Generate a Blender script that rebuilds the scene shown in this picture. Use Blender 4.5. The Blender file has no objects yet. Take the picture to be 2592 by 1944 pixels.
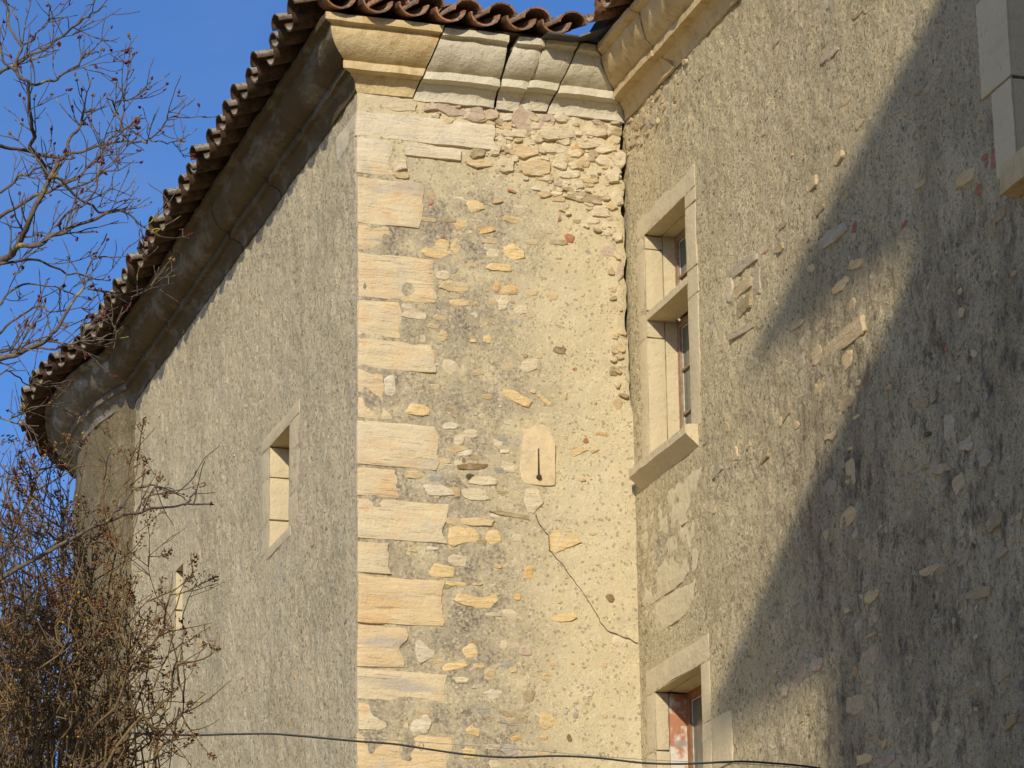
import bpy, bmesh, math, random
import numpy as np
from mathutils import Matrix, Vector
R_ = math.radians
S = bpy.context.scene
COL = S.collection
random.seed(7); rng = np.random.default_rng(11)

# ------------------------------------------------------------------ camera
F = 8639.0
yaw, pitch, roll = 0.314018927, 0.306851517, 0.0134357109
def cam_rot():
    cy, sy, cp, sp = math.cos(yaw), math.sin(yaw), math.cos(pitch), math.sin(pitch)
    f = np.array([sy*cp, cy*cp, sp]); r = np.array([cy, -sy, 0.0]); d = np.cross(f, r)
    cr, sr = math.cos(roll), math.sin(roll)
    return np.array([cr*r + sr*d, -sr*r + cr*d, f])
RC = cam_rot()
CAM = np.array([-5.65374192, -20.71810008, 1.6])
cd = bpy.data.cameras.new('camera'); co = bpy.data.objects.new('camera', cd); COL.objects.link(co)
cd.sensor_width = 36.0; cd.lens = 36.0*F/2592.0; cd.clip_start = 0.1; cd.clip_end = 20000
m = Matrix.Identity(4)
for i in range(3):
    m[i][0] = RC[0][i]; m[i][1] = -RC[1][i]; m[i][2] = -RC[2][i]; m[i][3] = CAM[i]
co.matrix_world = m
S.camera = co

# ------------------------------------------------------------------ light
SUN = np.array([-0.53, -1.0, 0.525]); SUN = SUN/np.linalg.norm(SUN)
elev = math.asin(SUN[2])
W = bpy.data.worlds.new('World'); S.world = W; W.use_nodes = True
nt = W.node_tree; nt.nodes.clear()
sky = nt.nodes.new('ShaderNodeTexSky'); sky.sky_type = 'NISHITA'; sky.sun_disc = False
sky.sun_elevation = elev; sky.sun_rotation = math.atan2(SUN[0], SUN[1])
sky.altitude = 400; sky.air_density = 0.85; sky.dust_density = 1.6; sky.ozone_density = 10.0
bg = nt.nodes.new('ShaderNodeBackground'); bg.inputs['Strength'].default_value = 0.155
wo = nt.nodes.new('ShaderNodeOutputWorld')
tcw = nt.nodes.new('ShaderNodeTexCoord'); mpw = nt.nodes.new('ShaderNodeMapping'); mpw.inputs['Scale'].default_value = (2.2, 2.2, 5)
nzw = nt.nodes.new('ShaderNodeTexNoise'); nzw.inputs['Scale'].default_value = 2.6; nzw.inputs['Detail'].default_value = 6; nzw.inputs['Roughness'].default_value = .55
rmw = nt.nodes.new('ShaderNodeMapRange'); rmw.inputs[1].default_value = .42; rmw.inputs[2].default_value = .75; rmw.inputs[4].default_value = .20
mxw = nt.nodes.new('ShaderNodeMix'); mxw.data_type = 'RGBA'; mxw.inputs[7].default_value = (2.4, 2.7, 3.3, 1)
nt.links.new(tcw.outputs['Generated'], mpw.inputs['Vector']); nt.links.new(mpw.outputs[0], nzw.inputs['Vector']); nt.links.new(nzw.outputs['Fac'], rmw.inputs[0])
nt.links.new(rmw.outputs[0], mxw.inputs[0]); nt.links.new(sky.outputs[0], mxw.inputs[6]); nt.links.new(mxw.outputs[2], bg.inputs[0]); nt.links.new(bg.outputs[0], wo.inputs[0])
ld = bpy.data.lights.new('sun', 'SUN'); ld.energy = 4.25; ld.angle = R_(0.48); ld.color = (1.0, 0.905, 0.72)
lo = bpy.data.objects.new('sun', ld); COL.objects.link(lo)
lo.rotation_euler = Vector(SUN).to_track_quat('Z', 'Y').to_euler()
lo.location = (-20, -40, 30)
S.view_settings.view_transform = 'Standard'; S.view_settings.look = 'None'
S.view_settings.exposure = 0.0; S.view_settings.gamma = 1.0

# ------------------------------------------------------------------ pixel helpers (survey of the photograph)
def ray(px, py): return RC.T @ np.array([(px-1296)/F, (py-972)/F, 1.0])
def hit(px, py, ax, v):
    d = ray(px, py); t = (v-CAM[ax])/d[ax]; return CAM + t*d
def at(px, py, depth): return CAM + depth*ray(px, py)
DS = 2592/2212
ZM = {1:(700,0,2.212), 2:(0,0,2.212), 3:(0,600,2.212), 4:(0,1194,2.212), 5:(850,650,2.212), 6:(850,1194,2.212),
      7:(1592,0,2.212), 8:(1592,750,2.212), 9:(1592,1194,2.212), 0:(0,0,1/DS)}
def zp(k, a, b):
    z = ZM[k]; return z[0]+a/z[2], z[1]+b/z[2]

# ------------------------------------------------------------------ noise
def _h(i, j, k, s):
    n = (i*374761393 + j*668265263 + k*2147483647*3 + s*1274126177) & 0xFFFFFFFF
    n = ((n ^ (n >> 13)) * 1274126177) & 0xFFFFFFFF
    n = ((n ^ (n >> 16)) * 2246822519) & 0xFFFFFFFF
    return ((n ^ (n >> 15)) & 0xFFFFFF)/float(0xFFFFFF)*2-1
def vnoise(p, seed=0):
    p = np.asarray(p, float); i = np.floor(p).astype(np.int64); f = p-i; f = f*f*(3-2*f)
    o = np.zeros(len(p))
    for a in (0, 1):
        for b in (0, 1):
            for c in (0, 1):
                w = (f[:,0] if a else 1-f[:,0])*(f[:,1] if b else 1-f[:,1])*(f[:,2] if c else 1-f[:,2])
                o += w*_h(i[:,0]+a, i[:,1]+b, i[:,2]+c, seed)
    return o
def fbm(p, scale, octv=3, seed=0, gain=.5):
    p = np.asarray(p, float)*scale; o = 0; a = 1
    for k in range(octv):
        o = o + a*vnoise(p + 17.3*k, seed+k); p = p*2.03; a *= gain
    return o

# ------------------------------------------------------------------ material graph helper
class G:
    def __init__(s, name):
        s.m = bpy.data.materials.new(name); s.m.use_nodes = True; s.t = s.m.node_tree; s.t.nodes.clear()
        s.co = s.t.nodes.new('ShaderNodeTexCoord').outputs['Object']
        s._n = None
    def new(s, k, **kw):
        n = s.t.nodes.new(k)
        for a, b in kw.items(): setattr(n, a, b)
        return n
    def put(s, sock, v):
        if isinstance(v, bpy.types.NodeSocket): s.t.links.new(v, sock)
        elif isinstance(v, (tuple, list)):
            sock.default_value = tuple(v)+(1,) if len(v) == 3 and sock.type == 'RGBA' else tuple(v)
        else: sock.default_value = v
    def map(s, sc, vec=None):
        n = s.new('ShaderNodeMapping'); n.inputs['Scale'].default_value = sc; s.put(n.inputs['Vector'], vec or s.co); return n.outputs[0]
    def noise(s, scale, detail=4, rough=.55, vec=None, dist=0.0):
        n = s.new('ShaderNodeTexNoise'); s.put(n.inputs['Vector'], vec or s.co)
        n.inputs['Scale'].default_value = scale; n.inputs['Detail'].default_value = detail
        n.inputs['Roughness'].default_value = rough; n.inputs['Distortion'].default_value = dist
        return n.outputs['Fac']
    def vor(s, scale, out='Color', vec=None, feature='F1', rand=1.0):
        n = s.new('ShaderNodeTexVoronoi', feature=feature); s.put(n.inputs['Vector'], vec or s.co)
        n.inputs['Scale'].default_value = scale; n.inputs['Randomness'].default_value = rand; return n.outputs[out]
    def sep(s, c, i=0):
        n = s.new('ShaderNodeSeparateColor'); s.put(n.inputs[0], c); return n.outputs[i]
    def xyz(s, i, vec=None):
        n = s.new('ShaderNodeSeparateXYZ'); s.put(n.inputs[0], vec or s.co); return n.outputs[i]
    def mix(s, f, a, b, mode='MIX'):
        n = s.new('ShaderNodeMix', data_type='RGBA', blend_type=mode)
        s.put(n.inputs[0], f); s.put(n.inputs[6], a); s.put(n.inputs[7], b); return n.outputs[2]
    def ramp(s, f, pts, interp='LINEAR'):
        n = s.new('ShaderNodeValToRGB'); e = n.color_ramp.elements; n.color_ramp.interpolation = interp
        while len(e) < len(pts): e.new(0.5)
        for q, (p, c) in zip(e, pts):
            q.position = p; q.color = (c, c, c, 1) if not isinstance(c, (tuple, list)) else tuple(c)+(1,)
        s.put(n.inputs[0], f); return n.outputs[0]
    def math(s, op, a, b=0.0, clamp=False):
        n = s.new('ShaderNodeMath', operation=op, use_clamp=clamp); s.put(n.inputs[0], a); s.put(n.inputs[1], b); return n.outputs[0]
    def rangef(s, v, a, b):
        n = s.new('ShaderNodeMapRange', interpolation_type='SMOOTHSTEP'); s.put(n.inputs[0], v)
        n.inputs[1].default_value = a; n.inputs[2].default_value = b; return n.outputs[0]
    def attr(s, nm='tint'):
        n = s.new('ShaderNodeAttribute'); n.attribute_name = nm; return n.outputs['Color']
    def rand(s): return s.new('ShaderNodeObjectInfo').outputs['Random']
    def bump(s, h, dist=.01, st=1.0):
        n = s.new('ShaderNodeBump'); n.inputs['Distance'].default_value = dist; n.inputs['Strength'].default_value = st
        s.put(n.inputs['Height'], h)
        if s._n is not None: s.t.links.new(s._n, n.inputs['Normal'])
        s._n = n.outputs[0]
    def out(s, col, rough=.9, spec=.25, **kw):
        b = s.new('ShaderNodeBsdfPrincipled'); s.put(b.inputs['Base Color'], col); s.put(b.inputs['Roughness'], rough)
        s.put(b.inputs['Specular IOR Level'], spec)
        for k, v in kw.items(): s.put(b.inputs[k.replace('_', ' ')], v)
        if s._n is not None: s.t.links.new(s._n, b.inputs['Normal'])
        o = s.new('ShaderNodeOutputMaterial'); s.t.links.new(b.outputs[0], o.inputs[0]); return s.m

def roughcast(name, ca, cb, stain=None, grit=1.0):
    g = G(name)
    big = g.noise(1.3, 5, .6); mid = g.noise(7, 5, .65)
    col = g.mix(g.ramp(big, [(.35, 0), (.65, 1)]), ca, cb)
    col = g.mix(g.ramp(mid, [(.35, .0), (.7, .45)]), col, tuple(c*.72 for c in ca))
    col = g.mix(g.ramp(g.noise(3.1, 7, .72), [(.54, 0), (.68, .6)]), col, (.74, .64, .45))
    col = g.mix(g.ramp(g.noise(.8, 8, .7), [(.50, 0), (.60, .7)]), col, tuple(c*.70 for c in ca))
    col = g.mix(g.ramp(g.noise(1.7, 7, .74, g.map((1, 1, .45))), [(.56, 0), (.67, .5)]), col, (.50, .455, .36))
    v = g.vor(48); r = g.sep(v, 0); gr = g.sep(v, 1)
    col = g.mix(g.ramp(r, [(.84, 0), (.90, .45)]), col, (.78, .67, .48))
    col = g.mix(g.ramp(gr, [(.93, 0), (.96, .55)]), col, (.19, .155, .105))
    v2 = g.vor(17); r2 = g.sep(v2, 1)
    col = g.mix(g.math('MULTIPLY', g.ramp(r2, [(.86, 0), (.90, .6)]), g.ramp(g.vor(17, 'Distance'), [(.25, 1), (.5, 0)])), col, (.50, .40, .25))
    clus = g.ramp(g.noise(3.3, 5, .65), [(.36, .3), (.58, 1)])
    pit = g.math('MAXIMUM', g.ramp(g.noise(30, 7, .74), [(.33, 1), (.42, 0)]), g.math('MULTIPLY', g.ramp(g.noise(75, 4, .7), [(.34, 1), (.42, 0)]), .8))
    pit = g.math('MULTIPLY', pit, clus)
    col = g.mix(g.math('MULTIPLY', pit, .82), col, (.12, .09, .06))
    agg = g.ramp(g.noise(46, 6, .72), [(.57, 0), (.68, 1)])
    col = g.mix(g.math('MULTIPLY', agg, .5), col, (.76, .66, .46))
    st = g.ramp(g.noise(9, 5, .7, g.map((1, 1, .22))), [(.55, 0), (.75, .55)])
    col = g.mix(st, col, tuple(c*.6 for c in cb))
    if stain: col = stain(g, col)
    g.bump(g.noise(24, 9, .76), .019*grit, .85)
    g.bump(agg, .006*grit, .8)
    g.bump(g.noise(6, 6, .66), .025*grit, .6)
    g.bump(g.vor(52, 'Distance'), .003*grit, .6)
    g.bump(g.math('MULTIPLY', pit, -1.0), .014*grit, .9)
    g.bump(g.noise(150, 3, .6), .002, .7)
    return g.out(col, .95, .15)
MAT = {}
MAT['roughcast'] = roughcast('lime_roughcast', (.74, .615, .385), (.64, .54, .345))
def browned(g, col):
    n = g.noise(3, 6, .7)
    col = g.mix(g.ramp(n, [(.25, .45), (.7, .9)]), col, (.215, .165, .082))  # tones the whole tower wall down to a darker mottled brown
    return g.mix(g.ramp(g.noise(5, 5, .7), [(.58, 0), (.68, .7)]), col, (.12, .13, .03))
MAT['browned_roughcast'] = roughcast('browned_roughcast', (.36, .31, .22), (.28, .24, .17), browned, 1.4)
def wing_stain_shade(g, col):  # dark stains, spread over the shadowed side to paint its shade deeper
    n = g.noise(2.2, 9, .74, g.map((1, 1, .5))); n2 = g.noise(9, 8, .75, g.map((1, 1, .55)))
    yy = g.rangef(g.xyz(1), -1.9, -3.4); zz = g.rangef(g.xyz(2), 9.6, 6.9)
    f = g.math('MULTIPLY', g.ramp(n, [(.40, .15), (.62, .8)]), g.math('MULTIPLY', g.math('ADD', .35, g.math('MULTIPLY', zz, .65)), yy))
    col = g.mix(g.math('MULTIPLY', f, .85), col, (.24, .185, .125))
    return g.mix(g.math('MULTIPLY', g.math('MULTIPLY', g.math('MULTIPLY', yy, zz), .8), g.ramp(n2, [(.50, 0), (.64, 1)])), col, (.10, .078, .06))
MAT['wing_roughcast'] = roughcast('wing_roughcast', (.80, .655, .385), (.67, .55, .32), wing_stain_shade, 1.5)

def mortar():
    g = G('lime_mortar')
    x = g.xyz(0); z = g.xyz(2)
    big = g.noise(2.0, 6, .62)
    col = g.mix(g.ramp(big, [(.35, 0), (.65, 1)]), (.56, .47, .28), (.60, .505, .31))
    col = g.mix(g.ramp(g.noise(9, 5, .65), [(.4, 0), (.7, .5)]), col, (.46, .385, .27))
    col = g.mix(g.ramp(g.noise(1.1, 7, .7), [(.50, 0), (.64, .45)]), col, (.64, .55, .39))
    xs = g.math('ADD', x, g.math('MULTIPLY', g.math('SUBTRACT', g.noise(1.6, 4, .6), .5), 1.1))
    left = g.rangef(xs, 1.55, .85)
    low = g.rangef(z, 10.25, 9.7)
    lich = g.ramp(g.noise(3.2, 8, .72), [(.35, 0), (.55, 1)])
    f = g.math('MULTIPLY', g.math('MULTIPLY', left, low), lich)
    col = g.mix(g.math('MULTIPLY', f, .9), col, (.35, .295, .21))
    sp = g.ramp(g.noise(42, 4, .7), [(.44, 0), (.57, 1)])
    sp = g.math('MULTIPLY', sp, g.ramp(g.noise(6, 6, .7), [(.42, .1), (.58, 1)]))
    col = g.mix(g.math('MULTIPLY', g.math('MULTIPLY', f, sp), .85), col, (.13, .11, .09))
    v = g.vor(60); col = g.mix(g.ramp(g.sep(v, 0), [(.88, 0), (.93, .35)]), col, (.70, .60, .43))
    col = g.mix(g.ramp(g.sep(v, 1), [(.93, 0), (.95, .6)]), col, (.24, .18, .12))
    pit = g.math('MULTIPLY', g.ramp(g.noise(62, 6, .72), [(.31, 1), (.41, 0)]), g.ramp(g.noise(5, 5, .65), [(.45, .05), (.62, 1)]))
    col = g.mix(g.math('MULTIPLY', pit, .5), col, (.27, .20, .12))
    g.bump(g.noise(20, 9, .74), .012, .8); g.bump(g.vor(55, 'Distance'), .003, .6)
    g.bump(g.math('MULTIPLY', pit, -1.0), .012, .8); g.bump(g.noise(140, 3, .6), .003, .8)
    return g.out(col, .95, .15)
MAT['mortar'] = mortar()

def sandstone():
    g = G('bedded_sandstone')
    r = g.rand(); off = g.new('ShaderNodeCombineXYZ'); g.put(off.inputs[2], g.math('MULTIPLY', r, 7.0))
    ad = g.new('ShaderNodeVectorMath', operation='ADD'); g.put(ad.inputs[0], g.co); g.put(ad.inputs[1], off.outputs[0])
    bed = g.noise(1.0, 8, .72, g.map((3.4, 3.4, 19), ad.outputs[0]), 1.4)
    soft = g.noise(3.4, 5, .6, ad.outputs[0])
    base = g.mix(r, (.64, .475, .265), (.62, .525, .365)); r2 = g.math('FRACT', g.math('MULTIPLY', r, 7.31))
    col = g.mix(g.ramp(bed, [(.33, 0), (.52, 1)]), (.71, .585, .35), base)
    col = g.mix(g.ramp(soft, [(.47, 0), (.62, .85)]), col, g.mix(r2, (.67, .435, .21), (.63, .475, .29)))
    zg = g.ramp(g.noise(1.0, 5, .6, g.map((1.1, 1.1, 8), ad.outputs[0])), [(.56, 0), (.66, .75)])
    col = g.mix(zg, col, (.42, .375, .31))
    col = g.mix(g.rangef(g.xyz(2), 9.8, 10.2), col, g.mix(g.ramp(bed, [(.3, 0), (.6, 1)]), (.72, .63, .47), (.62, .52, .36)))
    line = g.ramp(g.noise(1.0, 6, .7, g.map((3.2, 3.2, 60), ad.outputs[0])), [(.31, 1), (.40, 0)])
    col = g.mix(g.math('MULTIPLY', g.math('MULTIPLY', line, g.ramp(g.noise(5, 4, .6, ad.outputs[0]), [(.42, 0), (.6, 1)])), .4), col, (.36, .26, .155))
    sm = g.ramp(g.noise(5.5, 8, .72, ad.outputs[0]), [(.54, 0), (.64, .8)]); col = g.mix(sm, col, (.52, .46, .35))
    g.bump(bed, .014, .9); g.bump(g.math('MULTIPLY', line, -1), .005, .8); g.bump(g.noise(45, 5, .65), .008, .9)
    return g.out(col, .93, .2)
MAT['sandstone'] = sandstone()

def rubble():
    g = G('rubble_stone'); t = g.attr()
    bed = g.noise(1.0, 6, .65, g.map((7, 7, 42)), .8)
    col = g.mix(g.ramp(bed, [(.32, .55), (.6, 0)]), t, g.mix(1.0, t, (.62, .58, .52), 'MULTIPLY'))
    col = g.mix(g.ramp(g.noise(14, 5, .65), [(.5, 0), (.7, .4)]), col, (.62, .54, .42))
    col = g.mix(g.ramp(g.noise(40, 4, .7), [(.30, .6), (.42, 0)]), col, g.mix(1.0, t, (.35, .32, .28), 'MULTIPLY'))
    g.bump(bed, .014, .9); g.bump(g.noise(38, 5, .65), .008, .9)
    return g.out(col, .94, .18)
MAT['rubble'] = rubble()

def dressed(name, a, b, spots=.5, bumpd=.004, stain=None, edge=None):
    g = G(name)
    n = g.noise(2.6, 6, .62)
    col = g.mix(g.ramp(n, [(.36, 0), (.64, 1)]), a, b)
    bed = g.noise(1.0, 5, .6, g.map((3, 3, 14)))
    col = g.mix(g.ramp(bed, [(.52, 0), (.72, .45)]), col, tuple(c*.8 for c in b))
    col = g.mix(g.ramp(g.noise(30, 5, .7), [(.30, spots), (.42, 0)]), col, (.20, .15, .09))
    col = g.mix(g.ramp(g.noise(19, 4, .6), [(.66, 0), (.74, spots)]), col, (.75, .70, .58))
    if stain: col = stain(g, col)
    g.bump(g.noise(20, 5, .65), bumpd*3, .8); g.bump(g.noise(75, 4, .65), bumpd, .8)
    return g.out(col, .92, .2)
MAT['limestone'] = dressed('dressed_limestone', (.60, .495, .305), (.55, .455, .29), .4, .004)
g_ = G('smooth_orange_stone'); g_.bump(g_.noise(30, 8, .7), .009, .8); MAT['smooth_stone'] = g_.out(g_.mix(g_.ramp(g_.noise(9, 5, .6), [(.38, 0), (.62, 1)]), (.68, .52, .30), g_.mix(g_.ramp(g_.noise(30, 6, .7), [(.45, 0), (.6, 1)]), (.62, .50, .33), (.52, .40, .25))), .92, .2)
MAT['apron'] = dressed('rubbed_apron_stone', (.66, .55, .34), (.58, .485, .30), .6, .006)
MAT['cornice_pale'] = dressed('weathered_cornice_stone', (.62, .56, .42), (.54, .475, .34), .5, .006)
def yel(g, c):
    c = g.mix(g.ramp(g.noise(4, 6, .65, g.map((3, 3, 1))), [(.50, 0), (.66, .7)]), c, (.42, .275, .11))
    return g.mix(g.ramp(g.noise(9, 5, .7), [(.60, 0), (.70, .4)]), c, (.24, .17, .08))
MAT['cornice_yellow'] = dressed('golden_cornice_stone', (.60, .47, .26), (.54, .41, .215), .4, .005, yel)
def soot(g, c):
    n = g.noise(1.7, 7, .68)
    c = g.mix(g.ramp(n, [(.30, .88), (.62, .98)]), c, (.088, .062, .030))
    c = g.mix(g.ramp(g.noise(2.4, 6, .7, g.map((1, 1, 3))), [(.50, 0), (.66, .75)]), c, (.22, .195, .155))
    return g.mix(g.ramp(g.noise(4.2, 6, .7), [(.60, 0), (.70, .8)]), c, (.06, .055, .048))
MAT['cornice_dark'] = dressed('blackened_cornice_stone', (.40, .30, .16), (.33, .25, .14), .4, .006, soot)

def soot_highlights(g, c):
    c = g.mix(g.ramp(g.noise(1.9, 7, .7), [(.36, .9), (.62, .35)]), c, (.07, .056, .038))
    return g.mix(g.ramp(g.noise(3.4, 7, .72, g.map((1, 1, 2))), [(.50, 0), (.62, .8)]), c, (.36, .34, .30))  # pale patches paint sunlit highlights onto the curved cornice
MAT['cornice_grey'] = dressed('highlit_cornice_stone', (.30, .26, .19), (.24, .205, .15), .4, .006, soot_highlights)
def terracotta():
    g = G('old_canal_tile'); t = g.attr()
    col = g.mix(g.ramp(g.noise(14, 5, .65), [(.4, 0), (.65, .5)]), t, (.20, .095, .05))
    geo = g.new('ShaderNodeNewGeometry'); nz = g.xyz(2, geo.outputs['Normal'])
    li = g.math('MULTIPLY', g.math('MULTIPLY', g.rangef(nz, .15, .6), .75), g.ramp(g.noise(20, 6, .72), [(.30, 0), (.46, 1)]))
    col = g.mix(li, col, (.33, .305, .235))
    col = g.mix(g.ramp(g.noise(33, 5, .7), [(.50, 0), (.62, .8)]), col, (.045, .038, .03))
    g.bump(g.noise(60, 4, .6), .004, .8)
    return g.out(col, .9, .2)
MAT['tile'] = terracotta()
def plain(name, c, rough=.8, spec=.3, var=.35, sc=30, **kw):
    g = G(name); col = g.mix(g.ramp(g.noise(sc, 4, .6), [(.35, 0), (.65, 1)]), c, tuple(x*(1-var) for x in c))
    g.bump(g.noise(sc*2, 3, .6), .002, .6); return g.out(col, rough, spec, **kw)
MAT['wood'] = plain('varnished_window_wood', (.30, .135, .06), .55, .4)
MAT['oldwood'] = plain('faded_window_wood', (.33, .22, .135), .7, .3)
MAT['putty'] = plain('pale_glazing_putty', (.60, .55, .47), .8)
MAT['bed'] = plain('mortar_bed', (.23, .165, .105), .95, .1)
MAT['dark'] = plain('interior_darkness', (.05, .038, .026), 1.0, 0)  # flat near-black standing in for the darkness of unlit interiors
MAT['crack'] = plain('dusty_crack', (.33, .25, .155), 1.0, 0)
MAT['slot'] = plain('shadowed_slot', (.085, .058, .035), 1.0, 0)
MAT['zinc'] = plain('valley_zinc', (.07, .065, .06), .5, .5, Metallic=.4)
MAT['cable'] = plain('black_cable_sheath', (.022, .02, .02), .5, .4)
MAT['wire'] = plain('galvanised_wire', (.30, .27, .23), .5, .5, Metallic=.3)
MAT['rust'] = plain('rusty_stain_iron', (.16, .045, .015), .9, .2)
MAT['ground'] = plain('gravel_court', (.48, .38, .22), .95, .1, .3, 4)
MAT['housewall'] = plain('neighbour_render', (.55, .44, .28), .95, .1, .2, 3)
def glass():
    g = G('window_glass'); col = g.mix(g.noise(5, 3, .5), (.10, .11, .08), (.16, .165, .125))  # greenish grey puts a hazy sky reflection into the pane colour
    return g.out(col, .10, .6)
MAT['glass'] = glass()
def brickplaster():
    g = G('flaking_plaster_over_brick')
    n = g.noise(6.5, 5, .6)
    col = g.mix(g.ramp(n, [(.47, 0), (.56, 1)]), (.60, .54, .44), (.42, .19, .105))
    col = g.mix(g.ramp(g.noise(8, 4, .6, g.map((1, 1, 1.6))), [(.60, 0), (.68, .8)]), col, (.27, .25, .25))
    g.bump(n, .012, .8); g.bump(g.noise(50, 4, .6), .005, .8); return g.out(col, .93, .15)
MAT['brickplaster'] = brickplaster()
def bark(name, c, lichen):
    g = G(name); col = g.mix(g.ramp(g.noise(90, 4, .6), [(.35, 0), (.65, 1)]), c, tuple(x*.5 for x in c))
    col = g.mix(g.ramp(g.noise(16, 4, .6), [(.60, 0), (.66, lichen)]), col, (.36, .30, .05))
    g.bump(g.noise(160, 3, .6), .002, .8); return g.out(col, .9, .2)
MAT['bark'] = bark('lichened_bark', (.17, .13, .10), .85)
MAT['stem'] = bark('dry_brown_stems', (.23, .155, .08), .15)
MAT['thicket'] = bark('dark_thicket_stems', (.13, .095, .085), .1)
def att(name, rough=.9):
    g = G(name); t = g.attr(); return g.out(g.mix(g.ramp(g.noise(120, 3, .6), [(.35, 0), (.65, .5)]), t, g.mix(1.0, t, (.5, .5, .5), 'MULTIPLY')), rough, .2)
MAT['bud'] = att('red_buds'); MAT['seed'] = att('dry_seedheads')

# ------------------------------------------------------------------ mesh helpers
class MB:
    def __init__(s): s.v = []; s.f = []; s.c = []; s.n = 0; s.mi = []
    def add(s, verts, faces, col=(1, 1, 1), mi=0):
        b = s.n; verts = [tuple(map(float, p)) for p in verts]
        s.v += verts; s.n += len(verts); s.f += [tuple(b+i for i in f) for f in faces]
        s.c += [tuple(col)]*len(verts); s.mi += [mi]*len(faces)
    def box(s, x0, x1, y0, y1, z0, z1, col=(1, 1, 1), mi=0):
        v = [(x, y, z) for x in (x0, x1) for y in (y0, y1) for z in (z0, z1)]
        s.add(v, [(0,1,3,2),(4,6,7,5),(0,4,5,1),(2,3,7,6),(0,2,6,4),(1,5,7,3)], col, mi)
    def tube(s, pts, rad, n=5, col=(1, 1, 1), cap=True):
        pts = np.asarray(pts, float); k = len(pts)
        if k < 2: return
        rad = np.broadcast_to(np.asarray(rad, float), (k,))
        t = np.gradient(pts, axis=0); t /= (np.linalg.norm(t, axis=1)[:, None]+1e-12)
        ref = np.array([0, 0, 1.0]) if abs(t[0][2]) < .9 else np.array([1.0, 0, 0])
        vs = []
        for i in range(k):
            a = np.cross(t[i], ref); a /= np.linalg.norm(a)+1e-12; b = np.cross(t[i], a)
            for j in range(n):
                q = 2*math.pi*j/n; vs.append(pts[i] + rad[i]*(math.cos(q)*a + math.sin(q)*b))
        fs = [(i*n+j, i*n+(j+1) % n, (i+1)*n+(j+1) % n, (i+1)*n+j) for i in range(k-1) for j in range(n)]
        if cap: fs += [tuple(range(n-1, -1, -1)), tuple(range((k-1)*n, k*n))]
        s.add(vs, fs, col)
    def build(s, name, mats, parent=None, smooth=True, fix=False, sharp=None):
        me = bpy.data.meshes.new(name); me.from_pydata(s.v, [], s.f)
        if not isinstance(mats, (list, tuple)): mats = [mats]
        for q in mats: me.materials.append(MAT[q])
        if len(mats) > 1: me.polygons.foreach_set('material_index', s.mi)
        ca = me.color_attributes.new('tint', 'FLOAT_COLOR', 'POINT')
        ca.data.foreach_set('color', [x for c in s.c for x in (c[0], c[1], c[2], 1.0)])
        me.polygons.foreach_set('use_smooth', [smooth]*len(me.polygons))
        if fix:
            bm = bmesh.new(); bm.from_mesh(me); bmesh.ops.recalc_face_normals(bm, faces=bm.faces); bm.to_mesh(me); bm.free()
        me.update()
        if smooth and sharp: me.set_sharp_from_angle(angle=R_(sharp))
        o = bpy.data.objects.new(name, me); COL.objects.link(o)
        if parent: attach(o, parent)
        return o
def attach(o, p):
    o.parent = p
    w = Matrix.Identity(4); q = p
    while q is not None:
        w = Matrix.Translation(q.location) @ w if q.type == 'EMPTY' else w
        q = q.parent
    o.matrix_parent_inverse = w.inverted() if p.type == 'EMPTY' else Matrix.Identity(4)
def thing(name, label, cat, loc, group=None):
    o = bpy.data.objects.new(name, None); COL.objects.link(o); o.location = loc; o.empty_display_size = .3
    o['label'] = label; o['category'] = cat
    if group: o['group'] = group
    return o
def lines(a, b, step, marks=()):
    ks = sorted(set([a, b] + [q for q in marks if a < q < b])); out = [ks[0]]
    for p, q in zip(ks[:-1], ks[1:]):
        n = max(1, int(round((q-p)/step))); out += [p+(q-p)*i/n for i in range(1, n+1)]
    return np.array(out)
def sheet(name, U, V, fn, holes, mat, parent, flip=False):
    """grid surface: fn(u,v arrays)->Nx3 ; holes = rectangles (u0,u1,v0,v1) left open"""
    uu, vv = np.meshgrid(U, V, indexing='ij'); P = fn(uu.ravel(), vv.ravel()); nv = len(V)
    fs = []
    uc = (U[:-1]+U[1:])/2; vc = (V[:-1]+V[1:])/2
    keep = np.ones((len(uc), len(vc)), bool)
    for a, b, c, d in holes:
        keep &= ~(((uc > a) & (uc < b))[:, None] & ((vc > c) & (vc < d))[None, :])
    I, J = np.nonzero(keep); a = I*nv+J
    Q = np.stack([a, a+nv, a+nv+1, a+1], 1)
    if flip: Q = Q[:, ::-1]
    me = bpy.data.meshes.new(name); me.from_pydata(P.tolist(), [], Q.tolist())
    me.materials.append(MAT[mat]); me.polygons.foreach_set('use_smooth', [True]*len(me.polygons)); me.update()
    o = bpy.data.objects.new(name, me); COL.objects.link(o)
    if parent: attach(o, parent)
    return o

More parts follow.
